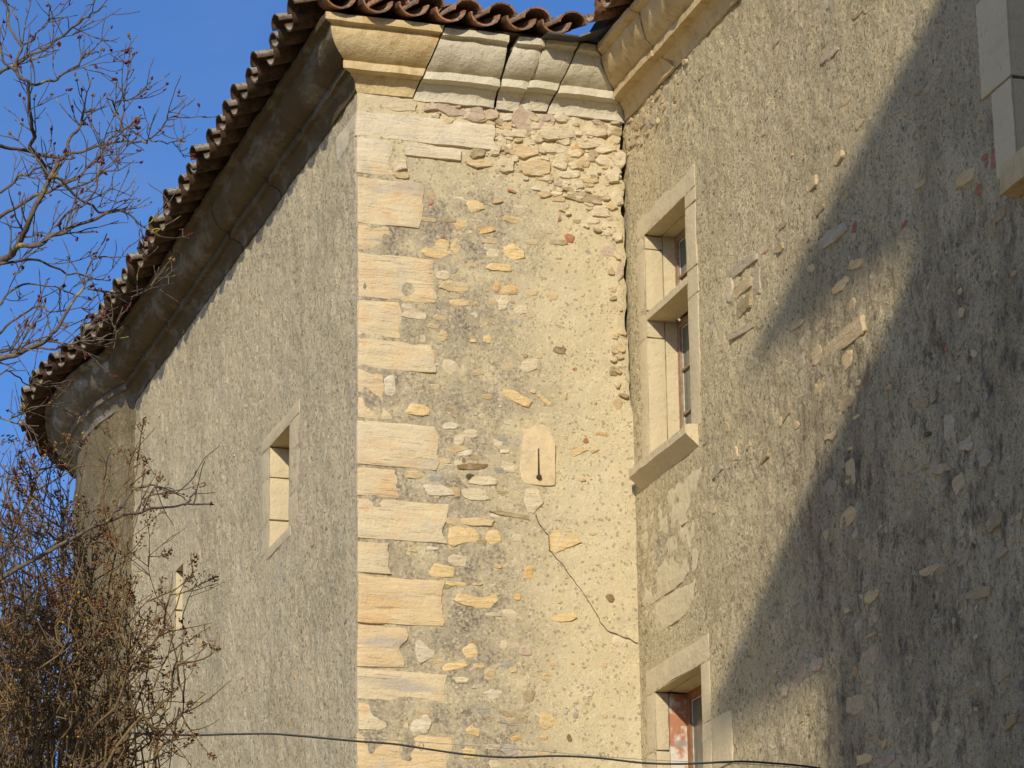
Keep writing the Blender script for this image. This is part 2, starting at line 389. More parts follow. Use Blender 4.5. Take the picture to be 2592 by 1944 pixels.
# outline stone: polygon in wall plane, flat faced and chipped, bedded in the wall (base = wall relief there)
def stone(mb, poly, to3, proud, col, seed, depth=.04, rag=.006, base=None):
    poly = np.asarray(poly, float); c = poly.mean(0)
    per = np.vstack([poly, poly[:1]]); seg = np.linalg.norm(np.diff(per, axis=0), axis=1); L = seg.sum()
    n = int(min(44, max(10, L/.014))); ts = np.linspace(0, L, n, endpoint=False); cs = np.concatenate([[0], np.cumsum(seg)])
    o = np.stack([np.interp(ts, cs, per[:, k]) for k in (0, 1)], 1)
    size = L/6.0; rag = min(rag, size*.16)
    d = o-c; d /= np.linalg.norm(d, axis=1)[:, None]+1e-9
    q3 = np.c_[o*22, np.full(n, seed*3.7)]
    o = o + d*(rag*(vnoise(q3, 3)+.7*vnoise(q3*2.7, 5)))[:, None]
    h0 = 0.0 if base is None else float(base(np.array([c[0]]), np.array([c[1]]))[0])
    r = random.Random(seed*13+5); tx, ty = r.gauss(0, .05), r.gauss(0, .05)
    vs = []; bev = min(.006, size*.16)/max(size*.75, .006)
    rings = [(1.0, -depth, 0), (1.0, proud*.45, .3), (1-bev, proud, 1), (.62, proud*1.04, 1), (.3, proud*1.02, 1)]
    for k, (q, h, w) in enumerate(rings):
        p = c + (o-c)*q
        hh = np.full(n, h)
        if w: hh = hh + h0 + w*(p[:, 0]-c[0])*tx + w*(p[:, 1]-c[1])*ty + w*min(.0045, proud*.35)*vnoise(np.c_[p*30, np.full(n, seed*1.3)], 9)
        for a, b in zip(p, hh): vs.append(to3(a[0], a[1], b))
    vs.append(to3(c[0], c[1], proud+h0))
    m = len(rings)
    fs = [(r*n+i, r*n+(i+1) % n, (r+1)*n+(i+1) % n, (r+1)*n+i) for r in range(m-1) for i in range(n)]
    fs += [((m-1)*n+i, (m-1)*n+(i+1) % n, m*n) for i in range(n)]
    mb.add(vs, fs, col)
class Stones:
    """collects the stones of one wall: the 95 largest become parts, the rest one part"""
    def __init__(s, to3, base): s.l = []; s.to3 = to3; s.base = base
    def put(s, poly, proud, col, seed, depth=.05, rag=.006):
        p = np.asarray(poly); a = abs(np.sum(p[:, 0]*np.roll(p[:, 1], -1)-p[:, 1]*np.roll(p[:, 0], -1)))/2
        s.l.append((a, poly, proud, col, seed, depth, rag))
    def finish(s, root):
        s.l.sort(key=lambda t: -t[0]); rest = MB()
        for i, (a, *q) in enumerate(s.l):
            mb = rest if i >= 95 else MB()
            stone(mb, q[0], s.to3, *q[1:], base=s.base)
            if i < 95: mb.build('facing_stone', 'rubble', root, fix=True, sharp=40)
        o = rest.build('small_rubble', 'rubble', root, fix=True, sharp=40); o['kind'] = 'stuff'
def blob(cx, cy, w, h, rot, seed, n=0, sq=.66):
    r = random.Random(seed); out = []; n = n or r.choice((5, 6, 7, 8))
    for i in range(n):
        t = 2*math.pi*(i+.5+r.uniform(-.30, .30))/n; a, b = math.cos(t), math.sin(t)
        x = math.copysign(abs(a)**sq, a)*w/2*r.uniform(.85, 1.12); y = math.copysign(abs(b)**sq, b)*h/2*r.uniform(.85, 1.15)
        cr, sr = math.cos(R_(rot)), math.sin(R_(rot)); out.append((cx+x*cr-y*sr, cy+x*sr+y*cr))
    return out
CW = 1.9324                                        # x of the wing's face
to3B = lambda u, v, h: (u, -h, v)
to3C = lambda u, v, h: (CW-h, u, v)
to3A = lambda u, v, h: (-h, u, v)
# a rough-edged dressed block: box with noise, exposed face subdivided
def block(mb, x0, x1, y0, y1, z0, z1, amp=.004, step=.05, seed=0, wob=.008, col=(1, 1, 1), mi=0, ragx=0):
    nx, ny, nz = [max(1, int(math.ceil((b-a)/step))) for a, b in ((x0, x1), (y0, y1), (z0, z1))]
    X, Y, Z = np.linspace(x0, x1, nx+1), np.linspace(y0, y1, ny+1), np.linspace(z0, z1, nz+1)
    idx = {}; vs = []; fs = []
    def vid(i, j, k):
        if (i, j, k) not in idx:
            idx[(i, j, k)] = len(vs); vs.append((X[i], Y[j], Z[k]))
        return idx[(i, j, k)]
    for i in range(nx):
        for j in range(ny):
            fs.append((vid(i,j,0), vid(i,j+1,0), vid(i+1,j+1,0), vid(i+1,j,0))); fs.append((vid(i,j,nz), vid(i+1,j,nz), vid(i+1,j+1,nz), vid(i,j+1,nz)))
    for i in range(nx):
        for k in range(nz):
            fs.append((vid(i,0,k), vid(i+1,0,k), vid(i+1,0,k+1), vid(i,0,k+1))); fs.append((vid(i,ny,k), vid(i,ny,k+1), vid(i+1,ny,k+1), vid(i+1,ny,k)))
    for j in range(ny):
        for k in range(nz):
            fs.append((vid(0,j,k), vid(0,j,k+1), vid(0,j+1,k+1), vid(0,j+1,k))); fs.append((vid(nx,j,k), vid(nx,j+1,k), vid(nx,j+1,k+1), vid(nx,j,k+1)))
    P = np.array(vs); c = P.mean(0); half = np.array([x1-x0, y1-y0, z1-z0])/2
    e = np.abs(P-c)/half; cnt = (e > .999).sum(1)
    P = P - (P-c)/half*np.where(cnt >= 2, .004, 0)[:, None]*(e > .999)
    if ragx: P[:, 0] += ragx*np.clip((P[:, 0]-x0)/(x1-x0)*2-1, 0, 1)*(fbm(np.c_[P[:, 2], P[:, 2]*0, P[:, 2]*0+seed], 11, 3, seed))
    for a in range(3): P[:, a] += amp*fbm(P, 9, 2, seed+a*31) + wob*.5*vnoise(P*3.1+seed, seed+a)*(0 if a == 9 else 1)
    mb.add(P, fs, col, mi)
PAL = dict(Y=(.70, .52, .26), y=(.60, .455, .255), c=(.66, .55, .37), o=(.66, .42, .19), r=(.42, .17, .095), p=(.53, .41, .30),
           b=(.27, .185, .09), g=(.40, .365, .30), w=(.66, .57, .42), d=(.12, .09, .055), k=(.42, .33, .19))

# ================================================================== GROUND
gm = MB(); gm.add([(-6000, -6000, 0), (6000, -6000, 0), (6000, 6000, 0), (-6000, 6000, 0)], [(0, 1, 2, 3)])
go = gm.build('ground', 'ground'); go['kind'] = 'structure'; go['label'] = 'pale gravel courtyard ground around the castle'

# ================================================================== CORNICE + TILES helpers
PROF = [(0.0, 10.485), (.012, 10.488), (.016, 10.52), (.026, 10.55), (.044, 10.575), (.06, 10.586), (.064, 10.597), (.132, 10.602),
        (.134, 10.63), (.132, 10.657), (.118, 10.661), (.15, 10.676), (.185, 10.70), (.214, 10.73), (.236, 10.765), (.25, 10.80), (.256, 10.835),
        (.252, 10.852), (.262, 10.860), (.303, 10.864), (.306, 10.89), (.303, 10.914), (.27, 10.926), (-.05, 10.93)]
PROFA = [(o if not (z > 10.6 and z < 10.662 and o < .14) else o-.036, z) for o, z in PROF]
def cornice(mb, fn, s0, s1, amp=.004, step=.05, seed=0, chip=.012, mi=0, PROF=PROF):
    """fn(s,o,z)->3d ; s0,s1 functions of (o,z) give the slanted end joints"""
    n = max(3, int(math.ceil((s1(0, 10.7)-s0(0, 10.7))/step))); m = len(PROF)
    vs = []
    for i in range(n+1):
        t = i/n; pts = np.array([[s0(o, z)*(1-t)+s1(o, z)*t, o, z] for o, z in PROF])
        q = np.c_[pts[:, 0]*1.0, pts[:, 1], pts[:, 2]]
        endd = min(t, 1-t)*n*step
        er = chip*max(0, 1-endd/.05) if chip else 0
        dn = amp*(fbm(q, 11, 3, seed)) + .008*vnoise(q*2.3, seed+5)
        oo = pts[:, 1] + np.where(pts[:, 1] > .005, dn - er*(.5+.5*vnoise(q*20, seed+9)), 0)
        zz = pts[:, 2] + .6*amp*fbm(q, 8, 2, seed+3)
        for k in range(m): vs.append(fn(pts[k, 0], oo[k], zz[k]))
    fs = [(i*m+k, (i+1)*m+k, (i+1)*m+k+1, i*m+k+1) for i in range(n) for k in range(m-1)]
    fs += [tuple(range(m)), tuple(range((n+1)*m-1, n*m-1, -1))]
    mb.add(vs, fs, mi=mi)
def tile(mb, base, out, side, up, length, r0, r1, concave, col, th=.014, n=9, seed=0):
    """half-round tile: lip at base, running back along -out (rising with the roof)"""
    base, out, side, up = [np.asarray(q, float) for q in (base, out, side, up)]
    vs = []
    rr = random.Random(seed)
    for (d, r) in ((0.0, r0), (length*.5, (r0+r1)/2), (length, r1)):
        for lay in (0, 1):
            for j in range(n+1):
                a = math.pi*j/n; ra = r - th*lay if not concave else r - th*(1-lay)
                x = math.cos(a)*ra; y = math.sin(a)*ra*(.82)
                if concave: y = -y
                jit = rr.uniform(-.0025, .0025)
                vs.append(base - out*(d+jit*(1 if d == 0 else 0)) + side*(x+jit) + up*y)
    L = n+1; fs = []
    for k in range(2):
        for lay in (0, 1):
            for j in range(n):
                a = (k*2+lay)*L+j; b = ((k+1)*2+lay)*L+j; q = (a, a+1, b+1, b); fs.append(q if lay == 0 else q[::-1])
    for k in (0, 2):
        for j in range(n):
            a = k*2*L+j; b = a+L; fs.append((a, b, b+1, a+1) if k == 0 else (a, a+1, b+1, b))
    for e in (0, n):
        for k in range(2):
            a = k*2*L+e; fs.append((a, a+L, a+3*L, a+2*L))
    mb.add(vs, fs, col)
def tcol(seed):
    r = random.Random(seed*7+1); k = r.random()
    a = np.array((.33, .17, .09)) if k < .55 else (np.array((.24, .125, .07)) if k < .85 else np.array((.44, .22, .125)))
    return tuple(a*r.uniform(.75, 1.15))
SL = R_(16)
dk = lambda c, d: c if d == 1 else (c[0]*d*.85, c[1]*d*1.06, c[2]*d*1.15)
def eave_row(mb, p, out, side, zlip, courses, seed, half, dark=1.0, adv=-.035, cr=.104):
    """channel tile at p and cover tile half a pitch to the side; p is the lip point in plan"""
    r = random.Random(seed); out = np.array([out[0], out[1], 0.0]); side = np.array([side[0], side[1], 0.0])
    o3 = out*math.cos(SL) - np.array([0, 0, math.sin(SL)]); up = out*math.sin(SL) + np.array([0, 0, math.cos(SL)])
    for c in range(courses):
        b = np.array([p[0], p[1], zlip+.105+r.uniform(-.006, .006)]) - o3*(c*.36 - r.uniform(-.02, .02)) + up*.012*c*0
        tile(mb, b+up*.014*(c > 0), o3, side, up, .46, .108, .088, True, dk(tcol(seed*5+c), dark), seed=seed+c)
        if half:
            b2 = b + side*half + up*(.0+r.uniform(-.004, .008)) + o3*(adv+r.uniform(-.022, .022))
            tile(mb, b2+up*.002, o3, side, up, .44, cr, cr*.8, False, dk(tcol(seed*5+c+50), dark), seed=seed+c+9)

# ================================================================== PAVILION (walls A + B)
pav = thing('castle_pavilion', 'projecting stone castle block with sunlit rubble front, big corner quoins and moulded cornice', 'castle', (0, 0, 0))
WA = (1.82, 2.40, 7.90, 8.67)         # slit window opening in A (y0,y1,z0,z1)
LH = (5.27, 5.54, 8.0, 8.52)         # small loophole
def fA(u, v):
    P = np.c_[np.zeros_like(u), u, v]
    k = np.ones_like(u)
    for a, b, c, q in (WA, LH):
        k = np.minimum(k, np.clip((np.hypot(np.maximum(np.maximum(a-u, u-b), 0), np.maximum(np.maximum(c-v, v-q), 0))-.12)/.3, .12, 1))
    d = (.006*fbm(P, 9, 2, 1) + .0045*fbm(P, 20, 3, 6) + .012*fbm(P, 1.1, 2, 4))*k
    e = np.clip((u-.0)/.05, 0, 1)
    P[:, 0] = -d*e; return P
sheet('side_wall', lines(.0, 7.36, .026, (WA[0], WA[1], LH[0], LH[1])), lines(0, 10.5, .022, (WA[2], WA[3], LH[2], LH[3])), fA, [WA, LH], 'roughcast', pav)
def jag(v):
    z = np.asarray(v, float); P = np.c_[z*0, z*0, z]
    op = np.clip((z-8.35)/.5, 0, 1)
    return CW + .004 - op*(.022 + .016*np.abs(vnoise(P*5, 77)) + .030*np.clip(vnoise(P*11, 78), 0, 1)) - .006*vnoise(P*16, 4)
def dB(u, v):
    P = np.c_[u, np.zeros_like(u), v]
    d = .005*fbm(P, 8, 3, 21) + .009*fbm(P, 1.3, 2, 24)
    top = np.clip((v-9.75)/.35, 0, 1)*np.clip((u-.55)/.35, 0, 1)
    return d - top*(.010 + .010*fbm(P, 14, 2, 30))
def fB(u, v):
    t = u/CW; x = t*jag(v)
    P = np.c_[x, np.zeros_like(u), v]
    d = dB(u, v)
    edge = np.clip((CW-u)/.04, 0, 1)
    P[:, 1] = -d*np.clip(u/.05, 0, 1) + (1-edge)*.012*(v > 8.4); return P
sheet('front_wall', lines(0, CW, .026), lines(0, 10.5, .026), fB, [], 'mortar', pav, flip=False)
bk = MB()                                            # rubble core behind the open joint, back walls, so that the block is closed
bk.box(.3, 2.3, .22, .5, 4, 10.5); bk.build('wall_core', 'bed', pav, smooth=False)
bk = MB(); bk.box(.3, 4.2, 6.9, 7.2, 0, 10.6); bk.build('back_wall', 'bed', pav, smooth=False)

ra = Stones(to3A, lambda u, v: .006*fbm(np.c_[u*0, u, v], 9, 3, 1)+.012*fbm(np.c_[u*0, u, v], 1.1, 2, 4)); rr = random.Random(15)
for i in range(150):
    u = rr.uniform(.2, 7.2); v = rr.uniform(5.2, 10.2); w = rr.uniform(.015, .05)
    if any(a-.4 < u < b+.4 and c-.3 < v < d+.3 for a, b, c, d in (WA, LH)): continue
    ra.put(blob(u, v, w*2.2, w*rr.uniform(.6, 1.1), rr.uniform(-20, 20), i+7000), rr.uniform(-.001, .006), np.array(PAL[rr.choice('ccyykgo')])*rr.uniform(.75, 1.0), i+7000, .05)
RA = ra
# quoins : (y_top, y_bottom, x_end) in the whole-picture survey
Q = [(237,295,1075),(296,377,845),(380,482,910),(484,542,850),(544,642,940),(644,725,860),(727,794,935),(796,904,843),(906,1004,940),
     (1006,1072,862),(1074,1164,960),(1166,1239,845),(1241,1345,960),(1347,1440,870),(1442,1512,965),(1514,1578,880),(1580,1668,975)]
zq = lambda y: hit(771*DS, y*DS, 1, 0)[2]
pz = None
for i, (a, b, xe) in enumerate(Q):
    z1, z0 = zq(a)-.004, zq(b)+.004
    X1 = hit(xe*DS, (a+b)/2*DS+8, 1, 0)[0]
    la = (.52, .30, .42, .25, .46, .28)[i % 6]
    mb = MB(); block(mb, -.008 if i < 2 else .001, X1, -.009, la if i < 2 else .05, z0, z1, .004, .03, i*13, .011, ragx=.028)
    mb.build('quoin_stone', 'sandstone', pav, fix=True, sharp=38)
z = zq(1672); k = 0
while z > .2:
    h = .30+.1*((k*37) % 5)/5; mb = MB(); block(mb, -.006, .40 if k % 2 else .62, -.016, .4, max(0, z-h)+.004, z-.004, .003, .1, k, .008)
    mb.build('quoin_stone', 'sandstone', pav, fix=True, sharp=38); z -= h; k += 1
mb = MB(); p = [hit(*zp(1, a, b), 1, 0) for a, b in ((710,790),(1035,930))]
block(mb, p[0][0], p[1][0], -.014, .1, p[1][2]+.03, p[0][2]-.02, .004, .04, 91, .014); mb.build('quoin_stone', 'sandstone', pav, fix=True, sharp=38)

SB = """1 620 575 350 80 8 c|1 860 600 95 60 5 p|1 965 608 150 78 10 p|1 1110 640 120 85 5 p|1 1205 640 80 70 0 p|1 1290 655 80 55 0 w|1 1395 670 175 150 30 p|1 1510 690 95 120 10 p|1 1600 655 85 65 0 w
1 1340 742 170 58 6 c|1 1570 745 200 85 -4 c|1 1755 800 190 60 -5 c|1 1790 745 120 52 0 c|1 1260 800 70 60 0 c|1 1405 850 130 72 4 y|1 1560 828 165 52 0 c|1 1690 838 80 34 25 o|1 1722 908 82 68 30 y|1 1830 890 105 75 8 c|1 1845 835 120 55 -8 c|1 1125 855 95 62 0 k|1 1140 912 165 52 2 y|1 1225 845 65 55 0 c|1 1290 925 95 85 0 c|1 1450 942 165 98 3 y|1 1590 922 92 58 8 c|1 1620 980 85 45 0 w|1 1608 1030 78 50 0 w|1 1692 1040 60 45 0 w|1 1520 1000 70 40 0 c|1 1760 985 80 45 10 c|1 1720 1110 265 58 6 k|1 1510 1087 84 40 -8 y|1 1320 1228 135 38 8 y|1 1815 1190 110 58 5 c|1 1870 1280 100 95 0 c|1 1880 985 85 80 0 c|1 1920 895 65 100 0 c|1 1905 1110 70 90 0 c|1 1770 1235 80 40 0 c|1 1860 1400 95 70 0 p|1 1925 1520 45 120 0 p|1 1650 765 60 40 0 c|1 1470 775 60 40 0 c|1 1330 885 60 50 0 c|1 1660 930 60 40 0 c
1 1240 1127 62 26 -5 y|1 1110 1152 118 66 6 Y|1 1030 1250 95 62 -10 Y|1 865 1132 38 30 -30 r|1 1320 1070 58 22 18 r|1 1585 1226 20 24 0 r|1 1640 1332 65 48 30 r|1 1182 1290 102 34 -14 o|1 1530 1300 42 18 0 y|1 1192 1350 112 32 2 y|1 1430 1357 72 32 6 y|1 1580 1356 112 34 2 k|1 932 1370 82 58 5 Y|1 1000 1388 46 62 -20 Y|1 905 1420 215 58 10 Y|1 1320 1417 142 86 8 Y|1 1210 1420 72 60 0 c|1 1250 1497 150 44 2 Y|1 930 1540 84 52 0 c|1 990 1600 155 60 4 y|1 1230 1608 40 56 8 o|1 1310 1622 92 56 0 y|1 1432 1642 72 40 0 y|1 690 930 90 82 0 c|1 695 985 95 40 8 y|1 935 1325 26 18 0 r|1 1325 1345 28 20 0 o|1 1578 1445 44 22 0 y|1 1100 1485 40 20 0 y
5 920 62 152 42 5 Y|5 900 170 34 58 10 o|5 970 187 88 62 8 o|5 1100 207 78 48 5 y|5 1215 217 74 50 10 y|5 665 165 165 68 6 y|5 695 256 124 42 4 Y|5 605 100 66 40 0 c|5 940 262 60 96 15 c|5 875 250 40 48 10 y|5 1040 296 88 48 5 c|5 1095 327 60 28 0 y|5 440 330 150 48 4 c|5 400 275 74 30 0 w|5 545 386 76 34 5 y|5 580 340 80 28 0 y|5 600 440 52 56 30 y|5 770 470 42 24 0 Y|5 850 459 56 42 3 Y|5 1255 520 88 44 15 b|5 1062 556 28 26 -40 k|5 1130 556 52 36 0 y|5 1085 608 112 70 -8 c|5 640 612 84 78 20 c|5 790 650 60 28 10 y|5 1015 790 195 62 24 Y|5 1172 800 112 32 40 Y|5 1105 755 30 20 0 Y|5 1285 775 24 50 0 y|5 460 862 152 66 6 Y|5 640 946 95 38 0 w|5 755 985 95 55 0 c|5 690 1020 70 55 0 c|5 668 1080 155 38 -8 y|5 720 1096 100 36 -5 w|5 768 1176 185 40 -3 b|5 718 1140 26 36 0 b|5 610 1142 90 36 5 y|5 970 1175 108 56 25 c|5 562 1236 98 52 2 g|5 440 1222 115 46 6 y|5 755 1230 60 34 0 d|5 820 1258 165 56 5 c|5 570 1310 190 62 8 w|5 780 1332 152 84 5 c|5 1490 990 82 24 8 o|5 1400 1030 34 30 -20 r|5 1360 1088 104 40 -16 Y|5 1450 1078 60 36 -20 y|5 1380 1250 42 18 0 o|5 1280 1008 26 40 -30 y|5 1015 1036 36 48 0 g|5 790 1486 190 50 6 y|5 650 1480 85 38 6 y|5 885 1572 94 74 10 Y|5 1010 1572 60 40 0 c|5 1440 1550 48 18 0 y|5 540 1632 84 24 4 w|5 430 1640 52 26 8 y|5 980 1445 230 30 10 k|5 300 720 70 110 0 w|5 1340 630 30 20 -20 r|5 820 890 40 30 0 c|5 1165 900 60 60 0 c|5 945 1090 60 30 0 c
6 600 556 155 84 5 Y|6 670 628 122 28 3 Y|6 795 630 62 18 0 y|6 910 530 56 22 5 o|6 1080 565 50 72 5 o|6 1285 586 40 28 20 y|6 1020 700 40 36 0 o|6 1255 730 24 18 -30 o|6 940 972 44 50 20 c|6 755 1006 90 88 -15 Y|6 1065 1002 74 56 10 p|6 665 1090 162 48 -10 Y|6 800 1088 74 36 0 y|6 860 1135 70 60 0 y|6 990 1110 52 34 5 y|6 1185 1150 60 40 10 y|6 1585 950 70 70 0 c|6 1500 1082 50 36 0 y|6 1215 1080 30 18 0 o|6 1325 1075 26 18 0 o|6 1080 1250 70 80 0 k|6 820 1336 92 44 2 g|6 470 1412 128 112 10 w|6 765 1452 80 66 10 Y|6 958 1356 122 34 12 k|6 1190 1388 112 108 0 Y|6 1285 1350 28 28 0 g|6 1340 1366 40 36 10 g|6 1505 1366 36 28 0 y|6 1010 1490 80 34 -12 o|6 1165 1486 50 26 0 o|6 1307 1490 30 50 -20 b|6 1535 710 40 54 -30 b|6 980 1560 120 66 3 g|6 745 1580 76 58 5 Y|6 885 1636 62 58 0 c|6 1160 1582 92 28 -5 y|6 700 1166 92 38 0 c|6 1410 1245 80 40 -30 c|6 500 1000 120 160 10 w"""
rb = Stones(to3B, dB); sid = 0
for row in SB.replace('\n', '|').split('|'):
    k, a, b, w, h, rot, c = row.split(); k = int(k); a, b, w, h, rot = map(float, (a, b, w, h, rot)); sid += 1
    poly = [hit(*zp(k, *q), 1, 0)[[0, 2]] for q in blob(a, b, w, h, rot, sid)]
    topz = poly[0][1] > 9.75
    cc = np.array(PAL[c])*(1+.12*(random.Random(sid).random()-.5))
    rb.put(poly, random.Random(sid).uniform(.010, .026) if topz else random.Random(sid).uniform(.003, .008), cc, sid, .05)
POLYB = [(5, [(630,1515),(700,1508),(810,1525),(806,1600),(720,1600),(660,1625),(632,1600)], 'Y'),
         (5, [(1195,1570),(1230,1525),(1290,1570),(1340,1552),(1378,1600),(1300,1630),(1230,1658),(1200,1640)], 'Y'),
         (6, [(652,720),(690,680),(740,690),(820,710),(890,685),(906,720),(860,765),(780,765),(700,740)], 'Y'),
         (5, [(1000,1345),(1060,1292),(1130,1295),(1166,1370),(1110,1438),(1040,1410)], 'c'),
         (6, [(1205,820),(1260,800),(1330,785),(1352,820),(1290,845),(1225,840)], 'Y')]
for k, pl, c in POLYB:
    sid += 1; rb.put([hit(*zp(k, *q), 1, 0)[[0, 2]] for q in pl], .006, PAL[c], sid, .05, .008)
# tightly packed small rubble and galleting in the bared top right corner
rr = random.Random(5)
for i in range(330):
    u = rr.uniform(.5, 1.88); v = rr.uniform(9.62, 10.47)
    if v < 10.33 - (u-.55)*.62: continue
    w = rr.uniform(.03, .11); h = w*rr.uniform(.35, .75); sid += 1
    c = np.array(PAL[rr.choice('cccyywpk')])*rr.uniform(.85, 1.1)
    rb.put(blob(u, v, w, h, rr.uniform(-15, 15), sid), rr.uniform(.004, .022), c, sid, .05)
for i in range(38):                                   # ragged stones along the open joint
    v = rr.uniform(8.4, 10.4); w = rr.uniform(.03, .08); h = rr.uniform(.03, .08); sid += 1
    u = 1.885-rr.uniform(0, .09)-w*.2
    rb.put(blob(u, v, w, h, rr.uniform(-30, 30), sid), rr.uniform(.006, .022), np.array(PAL[rr.choice('cccyyyk')])*rr.uniform(.85, 1.08), sid, .05)
for i in range(120):                                  # coursed stones just showing through the render
    u = rr.uniform(.38, 1.15); v = rr.choice(np.arange(5.2, 9.9, .17))+rr.uniform(-.03, .03); w = rr.uniform(.06, .16); sid += 1
    rb.put(blob(u, v, w, w*rr.uniform(.25, .5), rr.uniform(-8, 8), sid), rr.uniform(-.003, .003), np.array(PAL[rr.choice('ccyykgw')])*rr.uniform(.8, 1.0), sid, .05, .012)
for i in range(150):                                  # little chips all over the mortar
    u = rr.uniform(.28, 1.9); v = rr.uniform(5.2, 10.0)
    if rr.random() > (.95 if u < 1.1 else .35): continue
    w = rr.uniform(.010, .032); sid += 1
    rb.put(blob(u, v, w*1.4, w*rr.uniform(.5, .9), rr.uniform(-30, 30), sid), .003, np.array(PAL[rr.choice('yyccwokgp')])*rr.uniform(.8, 1.05), sid, .03)
rb.finish(pav)
# loophole stone with its slot
ls = MB(); pl = [(1035,960),(1060,975),(1110,950),(1165,940),(1215,1020),(1228,1060),(1225,1285),(1120,1275),(1045,1265),(1030,1180),(1040,1050)]
stone(ls, [hit(*zp(5, *q), 1, 0)[[0, 2]] for q in pl], to3B, .02, (.74, .55, .31), 501, .05, .007)
lso = ls.build('loophole_stone', 'smooth_stone', pav, fix=True, sharp=38)
sl = MB(); a = hit(*zp(5, 1134, 1075), 1, -.02); b = hit(*zp(5, 1138, 1232), 1, -.02)
sl.box(a[0]-.0035, a[0]+.0035, -.0265, -.005, b[2], a[2])
sl.tube([(b[0], -.0275, b[2]), (b[0], -.005, b[2])], .017, 14)
sl.build('arrow_slot', 'slot', lso, smooth=False)
# hairline settlement crack across the mortar
cr = MB()
def crack(mb, pts, to3, w0, w1, h=.0115, seed=0):
    pts = np.array(pts, float); out = []
    for p, q in zip(pts[:-1], pts[1:]):
        for t in np.linspace(0, 1, 7)[:-1]: out.append(p+(q-p)*t)
    out.append(pts[-1]); out = np.array(out); n = len(out)
    out[1:-1] += .006*np.c_[vnoise(np.c_[out*30, np.zeros(n)], seed), vnoise(np.c_[out*30, np.ones(n)*9], seed+3)][1:-1]
    vs = []; t = np.gradient(out, axis=0); t /= np.linalg.norm(t, axis=1)[:, None]+1e-9
    for i in range(n):
        w = (w0+(w1-w0)*i/(n-1))*(.55+.9*abs(vnoise(np.array([[out[i][0]*25, out[i][1]*25, seed]]), 8)[0]))
        nn = np.array([-t[i][1], t[i][0]])*w
        for sg, hh in ((1, h), (-1, h), (-1, -.02), (1, -.02)): q = out[i]+nn*sg; vs.append(to3(q[0], q[1], hh))
    fs = [(i*4+k, i*4+(k+1) % 4, i*4+4+(k+1) % 4, i*4+4+k) for i in range(n-1) for k in range(4)]
    mb.add(vs, fs)
C1 = [(1165,1375),(1160,1300),(1180,1390)]
cp = [zp(5, 1120, 1440), zp(6, 1140, 300), zp(6, 1190, 360), zp(6, 1195, 440), zp(6, 1260, 515), zp(6, 1330, 610), zp(6, 1420, 735), zp(6, 1480, 840), zp(6, 1520, 890), zp(6, 1600, 920), zp(6, 1690, 960)]
crack(cr, [hit(*q, 1, 0)[[0, 2]] for q in cp], to3B, .0003, .0007, .013, 3)
cr.build('wall_crack', 'crack', pav, smooth=False)

RA.finish(pav)
# slit window in A with its dressed surround
def reveal(mb, plane, sgn, y0, y1, z0, z1, depth, mi=0, back=True, sill_drop=.0):
    """inner faces of an opening in a wall at x=plane; sgn=+1 goes to +x"""
    a, b = plane, plane+sgn*depth
    q = lambda p: mb.add(p, [(0, 1, 2, 3)], mi=mi)
    q([(a, y1, z0), (a, y1, z1), (b, y1, z1), (b, y1, z0)]); q([(a, y0, z0), (b, y0, z0), (b, y0, z1), (a, y0, z1)])
    q([(a, y0, z1), (b, y0, z1), (b, y1, z1), (a, y1, z1)]); q([(a, y0, z0-sill_drop), (a, y1, z0-sill_drop), (b, y1, z0), (b, y0, z0)])
    if back: q([(b, y0, z0), (b, y1, z0), (b, y1, z1), (b, y0, z1)])
def surround(mb, x, y0, y1, z0, z1, yo0, yo1, zo1, zo0, joints, seed, depth=.45, gap=.006, proud=.006):
    """stone blocks round an opening whose outer wall face is x; blocks reach `depth` into the wall"""
    js = [z0-.0] + joints + [z1]
    for side, (a, b) in enumerate(((yo0, y0), (y1, yo1))):
        for i, (p, q) in enumerate(zip(js[:-1], js[1:])):
            e = .018*((i*7+side*3+seed) % 5)/5
            aa, bb = (a-e, b) if side == 0 else (a, b+e)
            block(mb, x-proud, x+depth, aa, bb, p+gap/2, q-gap/2, .0028, .045, seed+i+side*10, .007)
    block(mb, x-proud, x+depth, yo0, yo1, z1+gap/2, zo1, .003, .045, seed+40, .010)
wm = MB(); surround(wm, 0, WA[0], WA[1], WA[2], WA[3], 1.53, 2.64, 8.775, 7.84, [8.12, 8.44], 5, .42, .005, .003)
wo_ = wm.build('slit_window', 'limestone', pav, fix=True, sharp=38)
sm = MB(); block(sm, -.010, .42, 1.76, 2.46, 7.83, 7.905, .004, .04, 55, .010); sm.build('window_sill', 'limestone', wo_, fix=True, sharp=38)
bm_ = MB(); bm_.box(.42, .46, WA[0]-.1, WA[1]+.1, 7.7, 8.9); bm_.build('darkness_panel', 'dark', wo_, smooth=False)  # near-black panel paints the darkness inside the slit
wm = MB(); surround(wm, 0, LH[0], LH[1], LH[2], LH[3], 5.16, 5.66, 8.57, 7.9, [8.2], 9, .4, .008, -.001)
lo_ = wm.build('loophole', 'limestone', pav, fix=True, sharp=38)
bm_ = MB(); bm_.box(.38, .42, 5.0, 5.8, 7.7, 8.7); bm_.build('darkness_panel', 'dark', lo_, smooth=False)  # near-black panel paints the darkness inside the loophole

